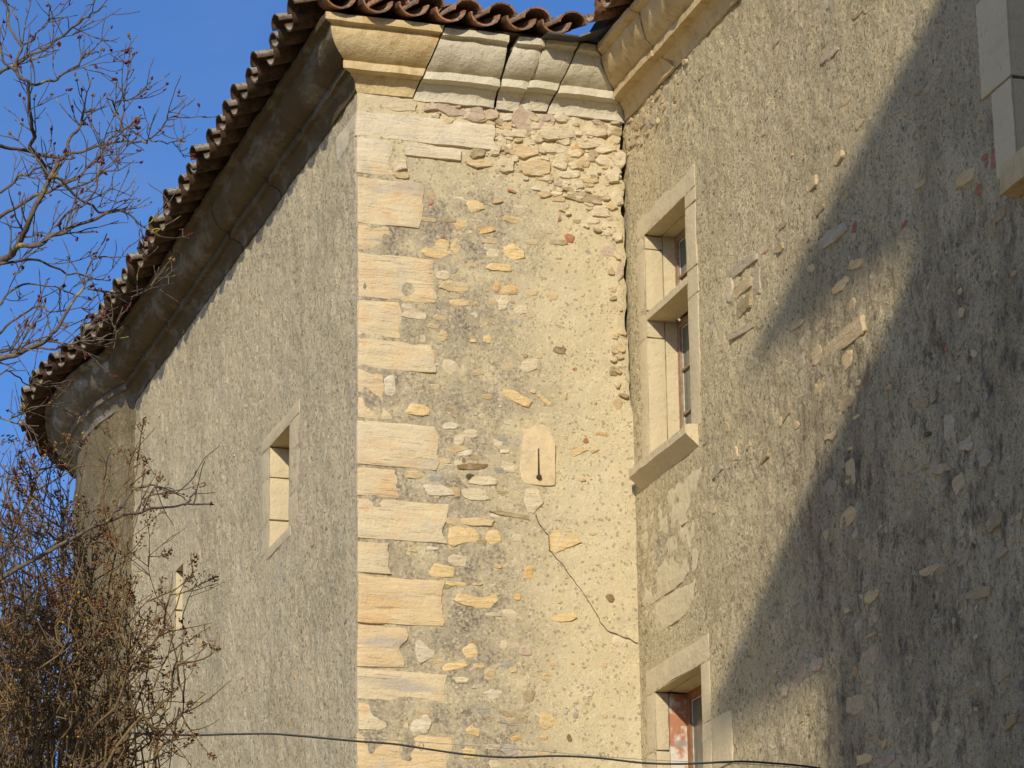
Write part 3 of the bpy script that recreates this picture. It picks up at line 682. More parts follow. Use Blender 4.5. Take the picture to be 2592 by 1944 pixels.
# cornice of B : five cracked blocks
fBc = lambda s, o, z: (s, -o, z)
slant = lambda x0, k: (lambda o, z: x0 + k*(z-10.7))
edges = [(lambda o, z: -o), slant(.462, .33), slant(.985, .06), slant(1.205, .30), slant(1.43, .36)]
leftedge = list(edges); leftedge[2] = lambda o, z: max(.985+.06*(z-10.7)+.009, .995+.40*(z-10.74))
endB = lambda o, z: CW-o
cbm = []
for i in range(5):
    a = leftedge[i]; b = edges[i+1] if i < 4 else endB
    g0, g1 = (.003, .004) if i else (0, .004)
    mb = MB(); fa = (lambda o, z, a=a, g=g0: a(o, z)+g); fb = (lambda o, z, b=b, g=g1: b(o, z)-g) if i < 4 else b
    lift = (0, -.012, -.010, .006, -.006)[i]; wav = (.005, .008, .010, .010, .010)[i]
    cornice(mb, (lambda s, o, z, l=lift: (s, -o+.004*(l < 0), z+l)), fa, fb, wav, .03, 40+i*7, .004 if i == 0 else .018)
    mb.build('cornice_block', 'cornice_yellow' if i == 0 else 'cornice_pale', pav, fix=True, sharp=38)
# cornice of A : long blocks, blackened
fAc = lambda s, o, z: (-o, s, z)
js = [None, 1.15, 2.15, 3.35, 4.55, 5.6, 6.45, 7.33]
for i in range(7):
    fa = (lambda o, z: -o) if i == 0 else (lambda o, z, y=js[i]: y+.003+.05*math.sin(z*19))
    fb = (lambda o, z, y=js[i+1]: y-.003+.05*math.sin(z*19)) if i < 6 else (lambda o, z: 7.33)
    mb = MB(); cornice(mb, fAc, fa, fb, .006, .05, 140+i*7, .012 if i else 0.0, PROF=PROFA)
    mb.build('cornice_block', 'cornice_dark', pav, fix=True, sharp=38)
# roof tiles of the pavilion
rt = MB(); PB = .2535
for i in range(8):
    x = -.222 + i*PB
    if x > 1.42: break
    cs = 1 if i == 0 else 3
    eave_row(rt, (x, -.405), (0, -1), (1, 0), 10.895, cs, 300+i, PB/2)
for i in range(24):
    y = -.02 + i*.312
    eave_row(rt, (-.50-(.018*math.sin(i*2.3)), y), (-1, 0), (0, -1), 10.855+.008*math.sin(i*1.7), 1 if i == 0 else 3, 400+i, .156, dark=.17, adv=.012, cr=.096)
hipo = np.array([-.707*math.cos(R_(12)), -.707*math.cos(R_(12)), -math.sin(R_(12))])
for c in range(3):
    tile(rt, np.array([-.45, -.40, 11.05])-hipo*.36*c, hipo, np.array([.707, -.707, 0]), np.array([-.15, -.15, .97]), .46, .125, .1, False, tcol(900+c), seed=900+c)
rt.build('roof_tiles', 'tile', pav, fix=True, sharp=38)
rf = MB(); e = .36; hgt = lambda d: 10.965+d*math.tan(SL)
rf.add([(-.2, -.2, 10.97), (CW-.5, -.2, 10.97), (CW-.5, 4, hgt(4.0)), (3.5, 4, hgt(4.0)), (-.2, 7.4, 10.97), (3.5, 7.4, hgt(4.0))], [(0, 1, 2), (0, 2, 3), (0, 3, 5, 4)])
rf.add([(-.27, -.27, 10.932), (CW, -.27, 10.932), (CW, 1, 10.932), (1, 1, 10.932), (1, 7.4, 10.932), (-.27, 7.4, 10.932)], [(0, 1, 2, 3), (0, 3, 4, 5)])
rf.build('roof_deck', 'bed', pav, smooth=False)

# ================================================================== ROUND TOWER at the far end of wall A
TC = np.array([3.8, 8.6]); TR = 4.0
tow = thing('round_tower', 'round castle tower with browned mossy wall and blackened curved cornice at the far left end', 'tower', (TC[0], TC[1], 0))
pol = lambda th, r, z: (TC[0]-r*math.cos(th), TC[1]+r*math.sin(th), z)
th0 = -math.asin((TC[1]-7.36)/TR)-.02
def fT(u, v):
    P = np.c_[TC[0]-TR*np.cos(u), TC[1]+TR*np.sin(u), v]; d = .014*fbm(P, 8, 3, 61)+.02*fbm(P, 1.4, 2, 64)
    r = TR + d; return np.c_[TC[0]-r*np.cos(u), TC[1]+r*np.sin(u), v]
sheet('tower_wall', lines(th0, 2.6, .012), lines(0, 10.5, .045), fT, [], 'browned_roughcast', tow)
ths = [th0+.005, -.10, .13, .40, .75, 1.2, 1.8, 2.6]
for i in range(7):
    mb = MB(); a, b = ths[i]*TR, ths[i+1]*TR
    cornice(mb, (lambda s, o, z: pol(s/TR, TR+o, z)), (lambda o, z, a=a: a+.003), (lambda o, z, b=b: b-.003), .007, .05, 240+i, .012, PROF=PROFA)
    mb.build('cornice_block', 'cornice_grey', tow, fix=True, sharp=38)
rt = MB(); k = 0; th = th0+.02
while th < 2.5:
    p = pol(th, TR+.50+.03*math.sin(k*3.1), 0); out = (-math.cos(th), math.sin(th)); side = (-math.sin(th), -math.cos(th))
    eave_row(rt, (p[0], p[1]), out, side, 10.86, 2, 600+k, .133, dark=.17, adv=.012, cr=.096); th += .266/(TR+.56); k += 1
rt.build('roof_tiles', 'tile', tow, fix=True, sharp=38)
rf = MB(); n = 40; vs = [(TC[0], TC[1], 12.3)]; rfv = []
for i in range(n+1): vs.append(pol(th0+(2*math.pi-.01)*i/n, TR+.15, 10.98))
rf.add(vs, [(0, i+1, i+2) for i in range(n)]); rf.build('roof_deck', 'bed', tow, smooth=False)

# ================================================================== WING (wall C)
wing = thing('castle_wing', 'long castle wing with pitted grey render, stone framed windows and golden cornice, half in shadow', 'castle', (CW, -3, 0))
W1 = (-1.085, -.31, 7.92, 9.54); W2 = (-1.117, -.284, 4.9, 6.386); W3 = (-7.0, -5.86, 7.97, 9.6)
def near(u, v, H, m):
    k = np.ones_like(u)
    for a, b, c, d in H:
        dx = np.maximum(np.maximum(a-u, u-b), 0); dz = np.maximum(np.maximum(c-v, v-d), 0)
        k = np.minimum(k, np.clip((np.hypot(dx, dz)-.06)/m, .10, 1))
    return k
def dC(u, v):
    P = np.c_[np.full_like(u, CW), u, v]
    return (.007*fbm(P, 9, 2, 101) + .0075*fbm(P, 20, 3, 108)*(.6+.8*np.clip(fbm(P, 2, 2, 109)+.3, 0, 1)) + .014*fbm(P, 1.2, 2, 104))*near(u, v, [W1, W2, W3], .3)
def fC(u, v):
    P = np.c_[np.full_like(u, CW), u, v]
    d = dC(u, v)
    P[:, 0] = CW - d*np.clip(-u/.05, 0, 1); return P
hol = [W1, W2, W3]
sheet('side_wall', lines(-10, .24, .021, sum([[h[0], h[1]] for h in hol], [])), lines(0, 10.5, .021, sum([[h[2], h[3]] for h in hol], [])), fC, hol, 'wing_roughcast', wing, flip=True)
# upper window
um = MB(); surround(um, CW, W1[0], W1[1], W1[2], W1[3], -1.275, -.165, 9.70, 7.8, [8.81, 9.0, 9.44], 21, .13, .005, .005)
for s, yy in ((0, W1[0]-.1), (1, W1[1])):                         # rebated inner jambs, a touch further back
    block(um, CW+.13, CW+.30, yy, yy+.1 if s == 0 else yy+.1, W1[2], W1[3]+.1, .0015, .09, 70+s, .003)
block(um, CW+.13, CW+.30, W1[0], W1[1], W1[3], W1[3]+.1, .0015, .09, 73, .003)
win = um.build('window', 'limestone', wing, fix=True, sharp=38)
tm = MB(); block(tm, CW-.004, CW+.20, W1[0]+.001, W1[1]-.001, 8.925, 8.985, .0015, .07, 81, .003); tm.build('transom', 'limestone', win, fix=True, sharp=38)
sm = MB()
pr = [(.25, 7.79), (0, 7.79), (-.088, 7.872), (-.090, 7.922), (-.07, 7.934), (.25, 7.96)]
ny = 26; vs = []
for i in range(ny+1):
    y = -1.205 + 1.08*i/ny
    for q in pr: vs.append((CW+q[0]+.004*vnoise(np.array([[q[0]*20, y*14, q[1]*20]]), 5)[0], y, q[1]+.004*vnoise(np.array([[q[0]*9, y*16, q[1]*9]]), 6)[0]))
m6 = len(pr)
sm.add(vs, [(i*m6+k, (i+1)*m6+k, (i+1)*m6+(k+1) % m6, i*m6+(k+1) % m6) for i in range(ny) for k in range(m6)] + [tuple(range(m6)), tuple(range(ny*m6, (ny+1)*m6))])
sm.build('window_sill', 'limestone', win, smooth=False, fix=True, sharp=38)
def sash(name, parent, y0, y1, z0, z1, x, wood, bars, st=.045):
    mb = MB(); mb.box(x, x+.05, y0, y0+st, z0, z1); mb.box(x, x+.05, y1-st, y1, z0, z1)
    mb.box(x, x+.05, y0+st, y1-st, z0, z0+st); mb.box(x, x+.05, y0+st, y1-st, z1-st, z1)
    for b in bars: mb.box(x+.008, x+.042, y0+st, y1-st, b-.009, b+.009)
    o = mb.build(name, wood, parent, smooth=False)
    pm = MB(); t = .008
    pm.box(x+.016, x+.022, y1-st-t, y1-st-.0005, z0+st, z1-st); pm.box(x+.016, x+.022, y0+st+.0005, y0+st+t, z0+st, z1-st)
    pm.box(x+.016, x+.022, y0+st+t, y1-st-t, z1-st-t, z1-st-.0005); pm.build('putty_line', 'putty', o, smooth=False)
    zs = [z0+st] + list(bars) + [z1-st]
    for a, b in zip(zs[:-1], zs[1:]):
        gm_ = MB(); gm_.box(x+.024, x+.030, y0+st-.004, y1-st+.004, a+.002, b-.002); gm_.build('pane', 'glass', o, smooth=False)
    return o
def sash_l(name, parent, *a, **k):
    return sash(name, parent, *a, **k)
sash('casement', wing, W1[0], W1[1], 8.985, 9.54, CW+.215, 'oldwood', [9.24])
sash('casement', wing, W1[0], W1[1], 7.95, 8.925, CW+.215, 'oldwood', [8.27, 8.58])
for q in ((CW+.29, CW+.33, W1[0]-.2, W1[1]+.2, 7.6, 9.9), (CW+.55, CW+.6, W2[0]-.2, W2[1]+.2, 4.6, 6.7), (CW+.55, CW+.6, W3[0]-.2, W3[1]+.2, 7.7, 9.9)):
    dm = MB(); dm.box(*q); dm.build('room_darkness', 'dark', wing, smooth=False)  # near-black panels stand in for the unlit rooms
# lower window
um = MB(); surround(um, CW, W2[0], W2[1], W2[2], W2[3], -1.265, -.12, 6.555, 4.8, [5.25, 5.66, 6.0], 31, .095, .004, .005)
block(um, CW-.006, CW+.095, -1.60, -1.285, 5.67, 6.0, .002, .05, 39, .008)
win2 = um.build('window', 'limestone', wing, fix=True, sharp=38)
for yy in (W2[1], W2[0]-.09):
    bpm = MB(); block(bpm, CW+.097, CW+.36, yy, yy+.09, W2[2], W2[3], .003, .04, 47, .004)
    bpm.build('plastered_reveal', 'brickplaster', win2, fix=True, sharp=38)
lm = MB(); block(lm, CW+.097, CW+.36, W2[0], W2[1], W2[3]+.001, W2[3]+.1, .002, .06, 49, .003); lm.build('inner_lintel', 'limestone', win2, fix=True, sharp=38)
sash('casement', wing, W2[0], W2[1], 4.9, W2[3], CW+.215, 'wood', [5.42, 5.83], .055)
# window cut by the right edge of the picture
um = MB()
block(um, CW-.010, CW+.25, -5.86, -5.50, 8.47, 9.02, .002, .08, 3, .006); block(um, CW-.008, CW+.25, -5.86, -5.62, 7.97, 8.463, .002, .08, 4, .006)
block(um, CW-.008, CW+.25, -5.86, -5.56, 9.027, 9.6, .002, .08, 5, .006); block(um, CW-.008, CW+.25, -7.3, -7.0, 7.97, 9.6, .002, .1, 6, .006)
block(um, CW-.010, CW+.25, -7.3, -5.5, 9.606, 9.95, .002, .1, 7, .006)
win3 = um.build('window', 'limestone', wing, fix=True, sharp=38)
sm = MB(); block(sm, CW-.10, CW+.25, -7.25, -5.84, 7.80, 7.965, .004, .06, 8, .01); sm.build('window_sill', 'cornice_yellow', win3, fix=True, sharp=38)
sash('casement', wing, W3[0], W3[1], 7.97, 9.6, CW+.2, 'wood', [8.5, 9.05])

SC = """7 1290 85 70 60 k|7 1130 310 120 120 w|7 1110 775 90 100 g|7 1290 690 50 80 y|7 1170 890 80 110 y|7 1030 1030 70 120 y|7 1070 1160 55 100 k|7 1190 1110 80 110 y|7 865 1262 44 70 k|7 850 1390 50 80 k|7 760 1412 50 40 r|7 1255 1275 30 76 r|7 1540 1255 34 50 r|7 1625 520 22 28 r|7 1650 655 22 30 r|7 1662 497 36 60 w|7 1620 1030 50 66 y|7 1535 980 50 70 y|7 1990 878 30 44 r|7 2035 890 36 120 r|7 1990 935 34 60 r|7 1960 1062 32 84 r|7 720 1140 16 24 r|7 1270 1475 90 110 Y|7 1185 1600 90 120 Y|7 1020 1500 44 80 y|7 760 740 30 60 y|7 650 290 20 40 k|7 820 250 40 40 k|7 610 745 24 30 k|7 1220 570 40 60 y|7 2080 1200 60 90 k|7 1900 1330 40 70 k|7 910 690 60 100 k
8 1080 150 66 90 y|8 1245 50 44 100 y|8 1050 330 54 130 y|8 1215 370 84 140 Y|8 1075 495 90 130 Y|8 970 370 36 110 g|8 885 660 66 110 c|8 860 700 22 70 y|8 940 720 26 60 y|8 755 900 84 130 k|8 680 835 32 54 c|8 910 870 42 46 w|8 555 735 28 66 y|8 430 815 32 44 p|8 600 890 50 120 c|8 500 980 66 90 g|8 480 1200 22 54 y|8 1275 675 42 44 Y|8 1225 590 74 130 c|8 1130 780 74 80 y|8 1240 850 44 50 y|8 1120 1080 90 140 g|8 1240 980 60 170 y|8 1230 1240 90 140 Y|8 1105 1340 54 84 y|8 1315 1420 90 160 c|8 1645 600 60 90 k|8 1710 590 30 34 d|8 1630 400 40 96 w|8 1800 740 58 170 w|8 1890 830 60 110 w|8 2000 900 70 140 w|8 1670 950 60 66 k|8 1770 960 110 110 c|8 1850 1050 64 130 y|8 1860 1330 54 70 c|8 1540 1230 74 110 c|8 1690 1530 90 90 y|8 2080 1440 64 70 w|8 1660 780 60 60 d|8 1770 290 22 40 r|8 1770 1085 24 30 k|8 1620 1060 40 60 k|8 940 160 90 90 c|8 590 540 30 60 y|8 1860 1480 60 90 c|8 2050 1260 80 120 k
9 1355 695 72 100 Y|9 1220 775 32 56 y|9 1290 870 62 130 w|9 1365 910 56 50 c|9 1340 1040 110 170 c|9 1295 1300 140 190 c|9 1020 995 42 46 Y|9 960 1110 66 190 p|9 1050 1070 54 120 p|9 830 1120 44 60 y|9 785 1170 26 80 y|9 755 1285 62 110 c|9 1350 1180 54 50 y|9 1320 1610 96 120 Y|9 1450 1620 96 110 p|9 880 1225 40 90 c|9 1150 1330 30 60 k|9 960 840 40 50 c|9 1700 690 80 130 c|9 1960 680 110 130 k|9 2050 440 60 80 w|9 1870 340 50 66 c|9 1900 1230 70 90 k|9 2100 1130 80 110 k|9 1650 560 60 70 y|9 1720 540 70 70 y|9 1870 1600 50 70 k|9 1700 1630 70 60 c|9 2130 1400 90 120 k|9 1010 1290 30 70 c"""
cs_ = Stones(to3C, dC)
PALC = dict(PAL); PALC.update(w=(.64, .52, .345), g=(.52, .43, .295), c=(.62, .48, .285), p=(.50, .37, .26), d=(.16, .12, .07), k=(.42, .32, .175))  # d and some k stones stand in for dark, shaded holes
for row in SC.replace('\n', '|').split('|'):
    k, a, b, w, h, c = row.split(); sid += 1; w, h = float(w), float(h)
    p = hit(*zp(int(k), float(a), float(b)), 0, CW)
    wy = w/2.212/165; hz = max(h-.62*w, .42*h)/2.212/385
    cc = np.array(PALC[c])*random.Random(sid).uniform(.82, 1.02)*(.8 if p[1] < -2.6 and c in 'wcg' else 1)  # pale stones in the shadow zone get shade painted into their tint
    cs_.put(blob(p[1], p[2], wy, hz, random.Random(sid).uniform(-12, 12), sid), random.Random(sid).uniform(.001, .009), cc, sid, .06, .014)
for k, pl, c in [(8, [(1095,285),(1180,210),(1290,125),(1320,100),(1326,205),(1230,282),(1170,315),(1110,372)], 'y'), (7, [(1840,990),(1885,950),(1940,940),(1935,1000),(1870,1045),(1838,1060)], 'Y'),
                 (7, [(560,1520),(640,1450),(725,1420),(728,1450),(660,1500),(575,1570)], 'g'), (7, [(560,1560),(585,1555),(590,1659),(575,1700),(555,1690)], 'w'),
                 (7, [(680,1520),(715,1490),(735,1500),(733,1640),(700,1659)], 'g'), (8, [(575,215),(640,170),(690,130),(700,170),(640,215),(580,250)], 'g'),
                 (7, [(590,1620),(640,1570),(690,1550),(690,1600),(630,1650),(600,1690)], 'y'), (8, [(595,60),(690,-30),(690,60),(600,140)], 'k'),
                 (7, [(1065,1350),(1120,1290),(1210,1240),(1225,1290),(1160,1350),(1090,1400)], 'g')]:
    sid += 1; cs_.put([hit(*zp(k, *q), 0, CW)[[1, 2]] for q in pl], .010, np.array(PALC[c])*.92, sid, .06, .008)
for i in range(260):
    u = rr.uniform(-5.8, -.1); v = rr.uniform(5.2, 10.3)
    if rr.random() > (.5 if u > -2.2 else 1): continue
    if any(h[0]-.35 < u < h[1]+.3 and h[2]-.3 < v < h[3]+.4 for h in hol): continue
    w = rr.uniform(.015, .055)*(1.25 if v < 7.6 and u < -2 else 1); sid += 1
    cs_.put(blob(u, v, w*1.3, w*rr.uniform(.5, 1), rr.uniform(-25, 25), sid), rr.uniform(.0, .007), np.array(PALC[rr.choice('ccgggkkywo')])*rr.uniform(.75, 1.0), sid, .05)
for i in range(70):                                   # broken rubble under the wing's cornice by the corner
    u = -abs(rr.gauss(0, .45))-.02; v = rr.uniform(10.2, 10.48); w = rr.uniform(.03, .09); sid += 1
    cs_.put(blob(u, v, w*1.2, w*rr.uniform(.5, .9), rr.uniform(-20, 20), sid), rr.uniform(.0, .012), np.array(PALC[rr.choice('cckyyg')])*rr.uniform(.7, .95), sid, .05)
cs_.finish(wing)
# smooth apron stones between the two windows
for (a, b, c, d) in ((-1.22, -.08, 7.36, 7.66), (-1.12, -.06, 6.98, 7.35), (-1.05, -.1, 6.76, 6.97)):
    ap = MB(); block(ap, CW+.002, CW+.05, a, b, c+.001, d-.001, .007, .04, int(c*30), .010)
    ap.build('apron_stone', 'apron', wing, fix=True, sharp=38)
# cornice of C
fCc = lambda s, o, z: (CW-o, -s, z)
js = [None, .95, 2.3, 3.6, 5.0, 6.6, 8.2, 10.0]
for i in range(7):
    fa = (lambda o, z: o) if i == 0 else (lambda o, z, y=js[i]: y+.002+.06*math.sin(z*17))
    fb = (lambda o, z, y=js[i+1]: y-.002+.06*math.sin(z*17)) if i < 6 else (lambda o, z: 10.0)
    mb = MB(); cornice(mb, fCc, fa, fb, .005, .05, 340+i*7, .006 if i else 0.0)
    mb.build('cornice_block', 'cornice_yellow', wing, fix=True, sharp=38)
rt = MB()
for i in range(36):
    y = -.62 - i*.262
    eave_row(rt, (CW-.455, y), (-1, 0), (0, -1), 10.91, 2, 800+i, .131)
rt.build('roof_tiles', 'tile', wing, fix=True, sharp=38)
rf = MB(); rf.add([(CW-.38, -.45, 10.985), (CW-.38, -10, 10.985), (CW+4, -10, 12.2), (CW+4, 3, 12.2), (CW+.5, 3, 12.0)], [(0, 1, 2, 3, 4)])
rf.add([(CW-.27, 1, 10.934), (CW-.27, -10, 10.934), (CW+4, -10, 10.934), (CW+4, 1, 10.934)], [(0, 1, 2, 3)])
rf.add([(CW+4, -10, 0), (CW+4, 3, 0), (CW+4, 3, 12.2), (CW+4, -10, 12.2)], [(0, 1, 2, 3)]); rf.add([(CW, -10, 0), (CW+4, -10, 0), (CW+4, -10, 12), (CW, -10, 11)], [(0, 1, 2, 3)])
rf.build('roof_deck', 'bed', wing, smooth=False)
fl = MB()                                             # folded zinc valley at the meeting of the two eaves
a = [hit(*(1220+x/4.424, y/4.424), 1, yy) for x, y, yy in ((735, 355, -.43), (1085, 400, -.43))]
x0, x1 = a[0][0], a[1][0]; zf = a[0][2]
vs = [(x0, -.43, zf), (x1, -.44, zf-.005), (x1+.30, -.62, zf+.085), (x1+.34, -.2, zf+.10), (x1-.02, .2, zf+.07), (x0, .2, zf+.07)]
vs += [(p, q, r-.012) for p, q, r in vs]
fl.add(vs, [(0, 1, 5), (1, 4, 5), (1, 2, 3, 4), (6, 11, 7), (7, 11, 10), (7, 10, 9, 8), (0, 6, 7, 1), (1, 7, 8, 2), (0, 5, 11, 6)])
fl.build('valley_flashing', 'zinc', wing, smooth=False, fix=True, sharp=38)

# ================================================================== NEIGHBOURING HOUSE behind the viewer (throws the stepped shadow on the wing)
nb = thing('neighbouring_house', 'tall house across the court, out of view, whose stepped eaves shade the right hand wall', 'house', (-2, -28, 0))
T = 22.0; D3 = np.array([-.53, -1.0, .525])
tip1 = np.array([CW, -2.14, 8.0])+T*D3; tip2 = np.array([CW, -1.25, 6.10])+T*D3
yw1 = -4.42-T; yw2 = -3.08-T
hm = MB(); hm.box(tip1[0], 9, -40, yw1, 16, tip1[2]-.002); hm.box(tip1[0], 9, -40, yw2, 0, tip2[2]-.30); hm.build('wall', 'housewall', nb, smooth=False)
def slab(mb, y0, z0, y1, th, rise, sk):
    x0, x1 = tip1[0], 10
    v = [(x, y, z) for x in (x0, x1) for (y, z) in ((y0+sk*(x-x0), z0), (y1, z0), (y1, z0+th+rise), (y0+sk*(x-x0), z0+th))]
    mb.add(v, [(0, 1, 2, 3), (7, 6, 5, 4), (0, 4, 5, 1), (1, 5, 6, 2), (2, 6, 7, 3), (3, 7, 4, 0)])
def skew(yz, tip):
    t = (tip[2]-yz[1])/D3[2]; x = CW+t*D3[0]; y = yz[0]+t*D3[1]
    return (y-tip[1])/(x-tip[0])
hm = MB(); slab(hm, tip1[1], tip1[2], -40, .10, 4.0, skew((-5.113, 9.217), tip1)); hm.build('roof', 'tile', nb, smooth=False, fix=True, sharp=38)
hm = MB(); slab(hm, tip2[1], tip2[2]-.24, yw1-.1, .24, .6, skew((-4.357, 7.78), tip2)); hm.build('lower_roof', 'tile', nb, smooth=False, fix=True, sharp=38)

# ================================================================== CABLE
cab = thing('overhead_cable', 'black cable with thin bearer wire slung across the foot of the view', 'cable', tuple(at(1300, 1925, 14)))
CP = [(-4200,1420),(-2200,1480),(-260,1560),(120,1582),(270,1583),(400,1588),(500,1586),(580,1585),(650,1590),(770,1601),(850,1607),(930,1619),(1010,1630),(1100,1636),(1200,1633),(1290,1637),(1390,1648),(1480,1650),(1590,1645),(1660,1648),(1760,1658),(1900,1685),(2300,1760),(2600,1820)]
def spl(P, n=8):
    P = np.array(P, float); out = []
    for i in range(len(P)-1):
        p0, p1, p2, p3 = P[max(i-1, 0)], P[i], P[i+1], P[min(i+2, len(P)-1)]
        for t in np.linspace(0, 1, n, endpoint=False):
            out.append(.5*((2*p1)+(p2-p0)*t+(2*p0-5*p1+4*p2-p3)*t*t+(3*p1-p0-3*p2+p3)*t**3))
    out.append(P[-1]); return np.array(out)
path = spl([at(x*DS, y*DS, 14.0) for x, y in CP])
cm = MB(); cm.tube(path, .0044, 7); cm.build('cable', 'cable', cab)
wp = [(-4200,1400),(-2200,1460),(-260,1540),(120,1567),(330,1578),(700,1590),(1060,1614),(1380,1640),(1700,1656),(2000,1690),(2600,1800)]
wpath = spl([at(x*DS, y*DS, 14.02) for x, y in wp]); cm = MB(); cm.tube(wpath, .0014, 5); cm.build('bearer_wire', 'wire', cab)
cm = MB()
for px in (1065, 1520):
    q = at(px, 0, 14); i = int(np.argmin([abs((RC@(p-CAM))[0]/(RC@(p-CAM))[2]*F+1296-px) for p in path])); c = path[i]+RC.T@np.array([0, -.006, 0])
    cm.tube([c+RC.T@np.array([.010*math.cos(t), .016*math.sin(t), 0]) for t in np.linspace(0, 2*math.pi, 13)], .0013, 4)
cm.build('cable_tie', 'wire', cab)

# ================================================================== TREE AND SHRUBS
def jitter_path(P, amp, seed):
    P = np.array(P, float); n = len(P); s = np.linspace(0, n*.35, n)
    J = np.stack([vnoise(np.c_[s*1.3, s*0+seed, s*0+k*9.1], 5) for k in range(3)], 1)
    w = np.minimum(np.arange(n), 3)/3.0
    return P + amp*J*w[:, None]
def twigs(mb, P, rad, rnd, nper, lmin, lmax, level, tips, spread=(25, 60), rt=.0011):
    P = np.asarray(P); n = len(P)
    seg = np.linalg.norm(np.diff(P, axis=0), axis=1); L = seg.sum()
    for k in range(max(1, int(L*nper+rnd.random()))):
        i = rnd.randrange(max(1, int(n*.12)), n-1); d = P[min(i+1, n-1)]-P[i]; d /= np.linalg.norm(d)+1e-9
        a = np.cross(d, np.array([rnd.gauss(0, 1), rnd.gauss(0, 1), rnd.gauss(0, 1)])); a /= np.linalg.norm(a)+1e-9
        an = R_(rnd.uniform(*spread)); v = d*math.cos(an)+a*math.sin(an); v[2] += .15; v /= np.linalg.norm(v)
        ll = rnd.uniform(lmin, lmax)*(1-.35*i/n); m = 6; Q = [P[i]]
        for j in range(m):
            v = v+np.array([rnd.gauss(0, .12), rnd.gauss(0, .12), rnd.gauss(.03, .12)]); v /= np.linalg.norm(v); Q.append(Q[-1]+v*ll/m)
        r0 = min(rad*.6, .0045 if level > 1 else .0028)
        mb.tube(Q, np.linspace(max(r0, rt*1.3), rt, m+1), 4); tips.append((Q[-1], v))
        if level > 1: twigs(mb, Q, r0, rnd, nper*1.3, lmin*.4, lmax*.5, level-1, tips, spread, rt)
def ell(mb, c, d, l, w, col, n=5):
    d = np.asarray(d, float); d = d/(np.linalg.norm(d)+1e-9); c = np.asarray(c)
    mb.tube([c-d*l*.1, c+d*l*.25, c+d*l*.6, c+d*l], [w*.5, w, w*.8, w*.1], n, col)
tree = thing('bare_tree', 'leafless tree with lichen spotted grey branches and red buds against the blue sky', 'tree', tuple(np.r_[at(-420, 1300, 8.4)[:2], 0]))
TB = [(2, [(-60,430),(0,400),(100,350),(200,305),(330,225),(400,170),(480,100),(530,70),(590,40)], 7, 3, 8.3),
 (2, [(20,-60),(40,10),(50,100),(85,220),(115,260),(95,400),(160,470),(170,600),(190,720),(180,830),(240,950),(265,1000)][::-1], 9, 3.5, 8.2),
 (2, [(115,258),(190,200),(250,140),(290,100)], 3.5, 2.5, 8.2),
 (2, [(160,470),(240,460),(330,430),(430,360),(500,300),(548,285)], 6, 2.5, 8.25),
 (2, [(95,395),(45,355),(0,250),(-30,200)], 5, 4, 8.2),
 (2, [(-80,1560),(0,1480),(60,1420),(100,1370),(150,1250),(210,1110),(265,1010),(310,930),(370,860),(400,770),(440,700),(480,610)], 15, 4, 8.2),
 (2, [(85,1385),(200,1370),(330,1310),(430,1260),(560,1215),(640,1180),(720,1160)], 10, 4, 8.1),
 (2, [(-60,800),(0,812),(150,850),(280,880),(400,865),(520,825),(600,800),(700,800),(800,800),(850,770),(930,690),(1000,630),(1090,550)], 7.5, 2, 8.5),
 (2, [(-60,1120),(0,1080),(100,1000),(200,950),(330,900),(420,880)], 6, 3, 8.6),
 (2, [(-60,1260),(0,1220),(130,1130),(270,1070),(400,1010),(540,900),(620,780),(700,720),(800,640)], 8, 2.5, 8.4),
 (2, [(840,785),(900,790),(960,797),(1040,785)], 3, 1.8, 8.5), (2, [(690,785),(688,650),(700,510)], 4, 2.5, 8.45), (2, [(690,720),(640,590),(605,555)], 3.5, 2.5, 8.45),
 (2, [(335,1310),(350,1230),(450,1160),(540,1050),(560,900)], 5, 2.5, 8.1), (2, [(270,1000),(340,1000),(440,1110),(560,1180),(680,1190),(830,1270),(920,1290)], 6.5, 2.2, 8.2),
 (2, [(640,580),(740,550),(830,490)], 3, 2, 8.45), (2, [(265,1010),(330,1040),(420,1060),(560,990),(650,950),(760,900)], 5, 2, 8.2),
 (3, [(-60,720),(0,690),(140,630),(270,570),(330,500),(450,290),(470,230),(590,-20)], 12, 2, 8.0), (3, [(0,150),(120,130),(210,120),(330,180),(450,220),(560,250),(620,245)], 6, 2, 8.3),
 (3, [(-60,690),(0,672),(200,585),(330,500)], 5, 3, 8.1), (3, [(-60,640),(0,632),(120,630),(300,620),(480,580),(600,550),(680,510)], 6, 2, 8.1),
 (3, [(270,575),(360,600),(470,570),(560,560)], 4, 2, 8.1), (3, [(-40,780),(60,760),(130,800),(190,830),(300,815)], 3.5, 1.8, 8.3), (3, [(-40,985),(0,1000),(70,1030),(210,1052)], 4, 2, 8.3), (3, [(65,1010),(160,970),(285,928)], 3, 1.8, 8.3),
 (3, [(490,290),(600,300),(690,330),(800,300),(880,260),(940,180)], 4, 1.8, 8.3), (3, [(0,380),(90,290),(180,260),(330,290),(420,330)], 5, 2, 8.2), (3, [(0,540),(120,430),(230,400),(330,420),(480,400)], 5, 2, 8.35),
 (4, [(-60,620),(0,590),(200,480),(430,360),(600,270),(760,225),(900,205),(1050,182),(1165,172)], 10, 3, 8.6), (4, [(590,280),(650,220),(720,130),(770,85),(870,75),(990,115),(1060,172)], 5, 2, 8.6), (4, [(1035,185),(1060,150),(1092,118)], 5, 3, 8.6), (4, [(860,75),(960,115),(1050,70),(1090,0)], 3, 1.8, 8.6), (4, [(800,215),(850,110),(880,90)], 3, 2, 8.6)]
tb = MB(); bd = MB(); tips = []; rnd = random.Random(3); tw = MB()
